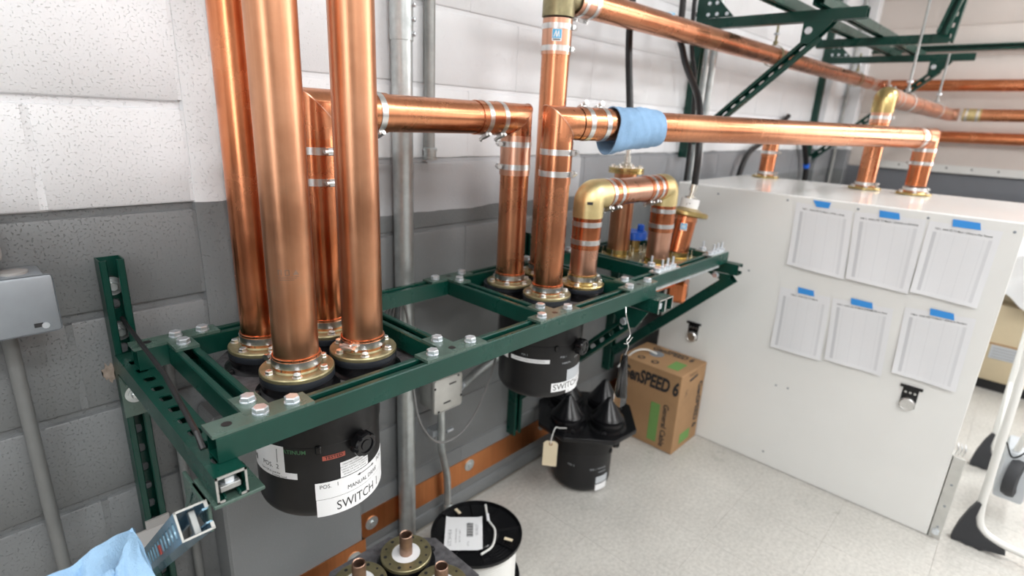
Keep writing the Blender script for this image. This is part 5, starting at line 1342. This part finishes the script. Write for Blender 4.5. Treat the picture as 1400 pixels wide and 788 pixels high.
# white tube step ladder on the right
t = thing('step_ladder', 'white tubular folding ladder with dark rubber feet right of the cabinet', 'ladder', (2.6, -.4, 0))
def leg(x, yk, s):
    a = V((x, -.108, .70)); top_ = V((x + .22, -.06, 1.30))
    pts = [top_, a] + smooth_path([(x, -.118, .30), (x, -.122, .17), (x, -.140, .085), (x, -.20, .052), (x, -.30, .045)], 4) + [V((x, -.62, .045))]
    bm = bmesh.new(); tube(bm, pts, .0125, 16); obj('tube_frame', bm, 'ladder_white', t)
    bm = bmesh.new(); th = .016; pl_ = [(-.112, .180), (-.100, .185), (-.085, .13), (-.060, .035), (-.050, .0), (-.085, .004), (-.12, 0), (-.155, .004), (-.225, .0), (-.20, .03), (-.155, .055), (-.125, .10)]
    pl_ = [(-.110, .182), (-.098, .176), (-.085, .12), (-.0785, .05), (-.062, .002), (-.10, .006), (-.115, .0), (-.135, .006), (-.15, .0), (-.17, .006), (-.222, .004), (-.20, .035), (-.150, .060), (-.125, .10), (-.115, .15)]
    pl_ = [(-.112, .182), (-.122, .178), (-.118, .12), (-.128, .085), (-.16, .055), (-.215, .038), (-.222, .022), (-.17, .010), (-.155, .0), (-.135, .006), (-.118, .0), (-.10, .006), (-.075, .0), (-.070, .012), (-.078, .07), (-.093, .13)]
    va = [bm.verts.new((x - th, y, z)) for y, z in pl_]; vb = [bm.verts.new((x + th, y, z)) for y, z in pl_]; bridge(bm, va, vb); bm.faces.new(va[::-1]); bm.faces.new(vb); bmesh.ops.triangulate(bm, faces=[f for f in bm.faces if len(f.verts) > 4]); obj('foot', bm, 'dark_foot', t)
leg(2.385, 0, 1); leg(3.05, 0, 1)
for z in (.045,):
    bm = bmesh.new(); tube(bm, [(2.385, -.62, z), (3.05, -.62, z)], .0125, 16); obj('cross_tube', bm, 'ladder_white', t)
bm = bmesh.new(); tube(bm, [(2.385, -.112, .42), (3.05, -.112, .42)], .009, 12); tube(bm, [(2.60, -.30, 1.30), (2.55, -.20, .55), (2.72, -.16, .12)], .011, 12); obj('cross_tube', bm, 'ladder_white', t)
bm = bmesh.new(); bx(bm, 2.62, 2.80, -.24, -.15, .10, .30, .012, 2); obj('gear_box', bm, 'label_grey', t)
bm = bmesh.new(); lathe(bm, [(0, -.018), (.05, -.018), (.062, -.022), (.085, -.018), (.090, 0), (.085, .018), (.062, .022), (.05, .018), (0, .018)], (2.66, -.20, .20), (.25, 1, 0), 36); obj('wheel', bm, 'dark_foot', t)
bm = bmesh.new(); tube(bm, smooth_path([(2.60, -.14, .34), (2.62, -.17, .28), (2.60, -.20, .33), (2.62, -.23, .40), (2.60, -.25, .30), (2.64, -.27, .36)]), .003, 6); obj('cord', bm, 'black_rubber', t)
# beige unit and plastic sheet
t = thing('beige_unit', 'beige metal unit with paper plate on the floor behind the cabinet', 'unit', (4.4, -.2, 0))
bm = bmesh.new(); bx(bm, 4.10, 4.7, -.75, .13, .06, .52, .012, 2); obj('body', bm, 'beige', t)
bm = bmesh.new(); bx(bm, 4.12, 4.68, -.72, .10, .0, .06); obj('plinth', bm, 'black_rubber', t)
bm = bmesh.new(); bx(bm, 4.096, 4.10, -.75, .13, .285, .292); obj('seam_line', bm, 'card', t)
bm = bmesh.new(); bx(bm, 4.096, 4.10, -.16, -.02, .20, .28, .001); lb = obj('plate', bm, 'label_grey', t)
for k in range(4):
    bm = bmesh.new(); bx(bm, 4.0945, 4.096, -.15, -.03, .21 + k * .017, .216 + k * .017); obj('printed_line', bm, 'ink_grey', lb)
t = thing('plastic_sheet', 'crumpled white plastic sheet over the beige unit', 'sheet', (4.3, -.2, .8))
bm = bmesh.new(); nu, nv = 34, 28; g = []
for j in range(nv + 1):
    v = j / nv; row = []
    for i in range(nu + 1):
        u = i / nu; y = .10 - u * .8
        x = 4.45 - .42 * min(1, v * 2.2) - .03 * math.sin(9 * u + 3 * v) - .02 * math.sin(23 * u + 9 * v)
        z = .92 - (.12 * v if v < .35 else .12 * .35 + (v - .35) * (.45 + .35 * u)) + .02 * math.sin(13 * u) * v + .012 * math.sin(31 * u + 17 * v)
        row.append(bm.verts.new((x, y + .02 * math.sin(11 * v), z)))
    g.append(row)
for j in range(nv):
    for i in range(nu): bm.faces.new((g[j][i], g[j][i + 1], g[j + 1][i + 1], g[j + 1][i]))
o = obj('sheet', bm, 'white_plastic', t); md = o.modifiers.new('s', 'SOLIDIFY'); md.thickness = .002
bm = bmesh.new(); bx(bm, 4.18, 4.66, -.70, .085, .521, .80, .01); top(obj('carton', bm, 'manila'), 'pale carton under the crumpled plastic sheet', 'carton')
bm = bmesh.new(); bx(bm, 4.85, 5.2, -.5, .05, 0.0, 1.0, .01); top(obj('grey_cabinet', bm, 'box_grey'), 'grey cabinet in the far background behind the beige unit', 'cabinet')
conduit('power_cord', 'black cord on the floor by the beige unit', smooth_path([(4.05, .16, .12), (4.0, .12, .16), (3.96, .08, .10), (3.98, .12, .03), (3.9, .16, .006)]), .008, 'black_rubber', 'cord', 8)
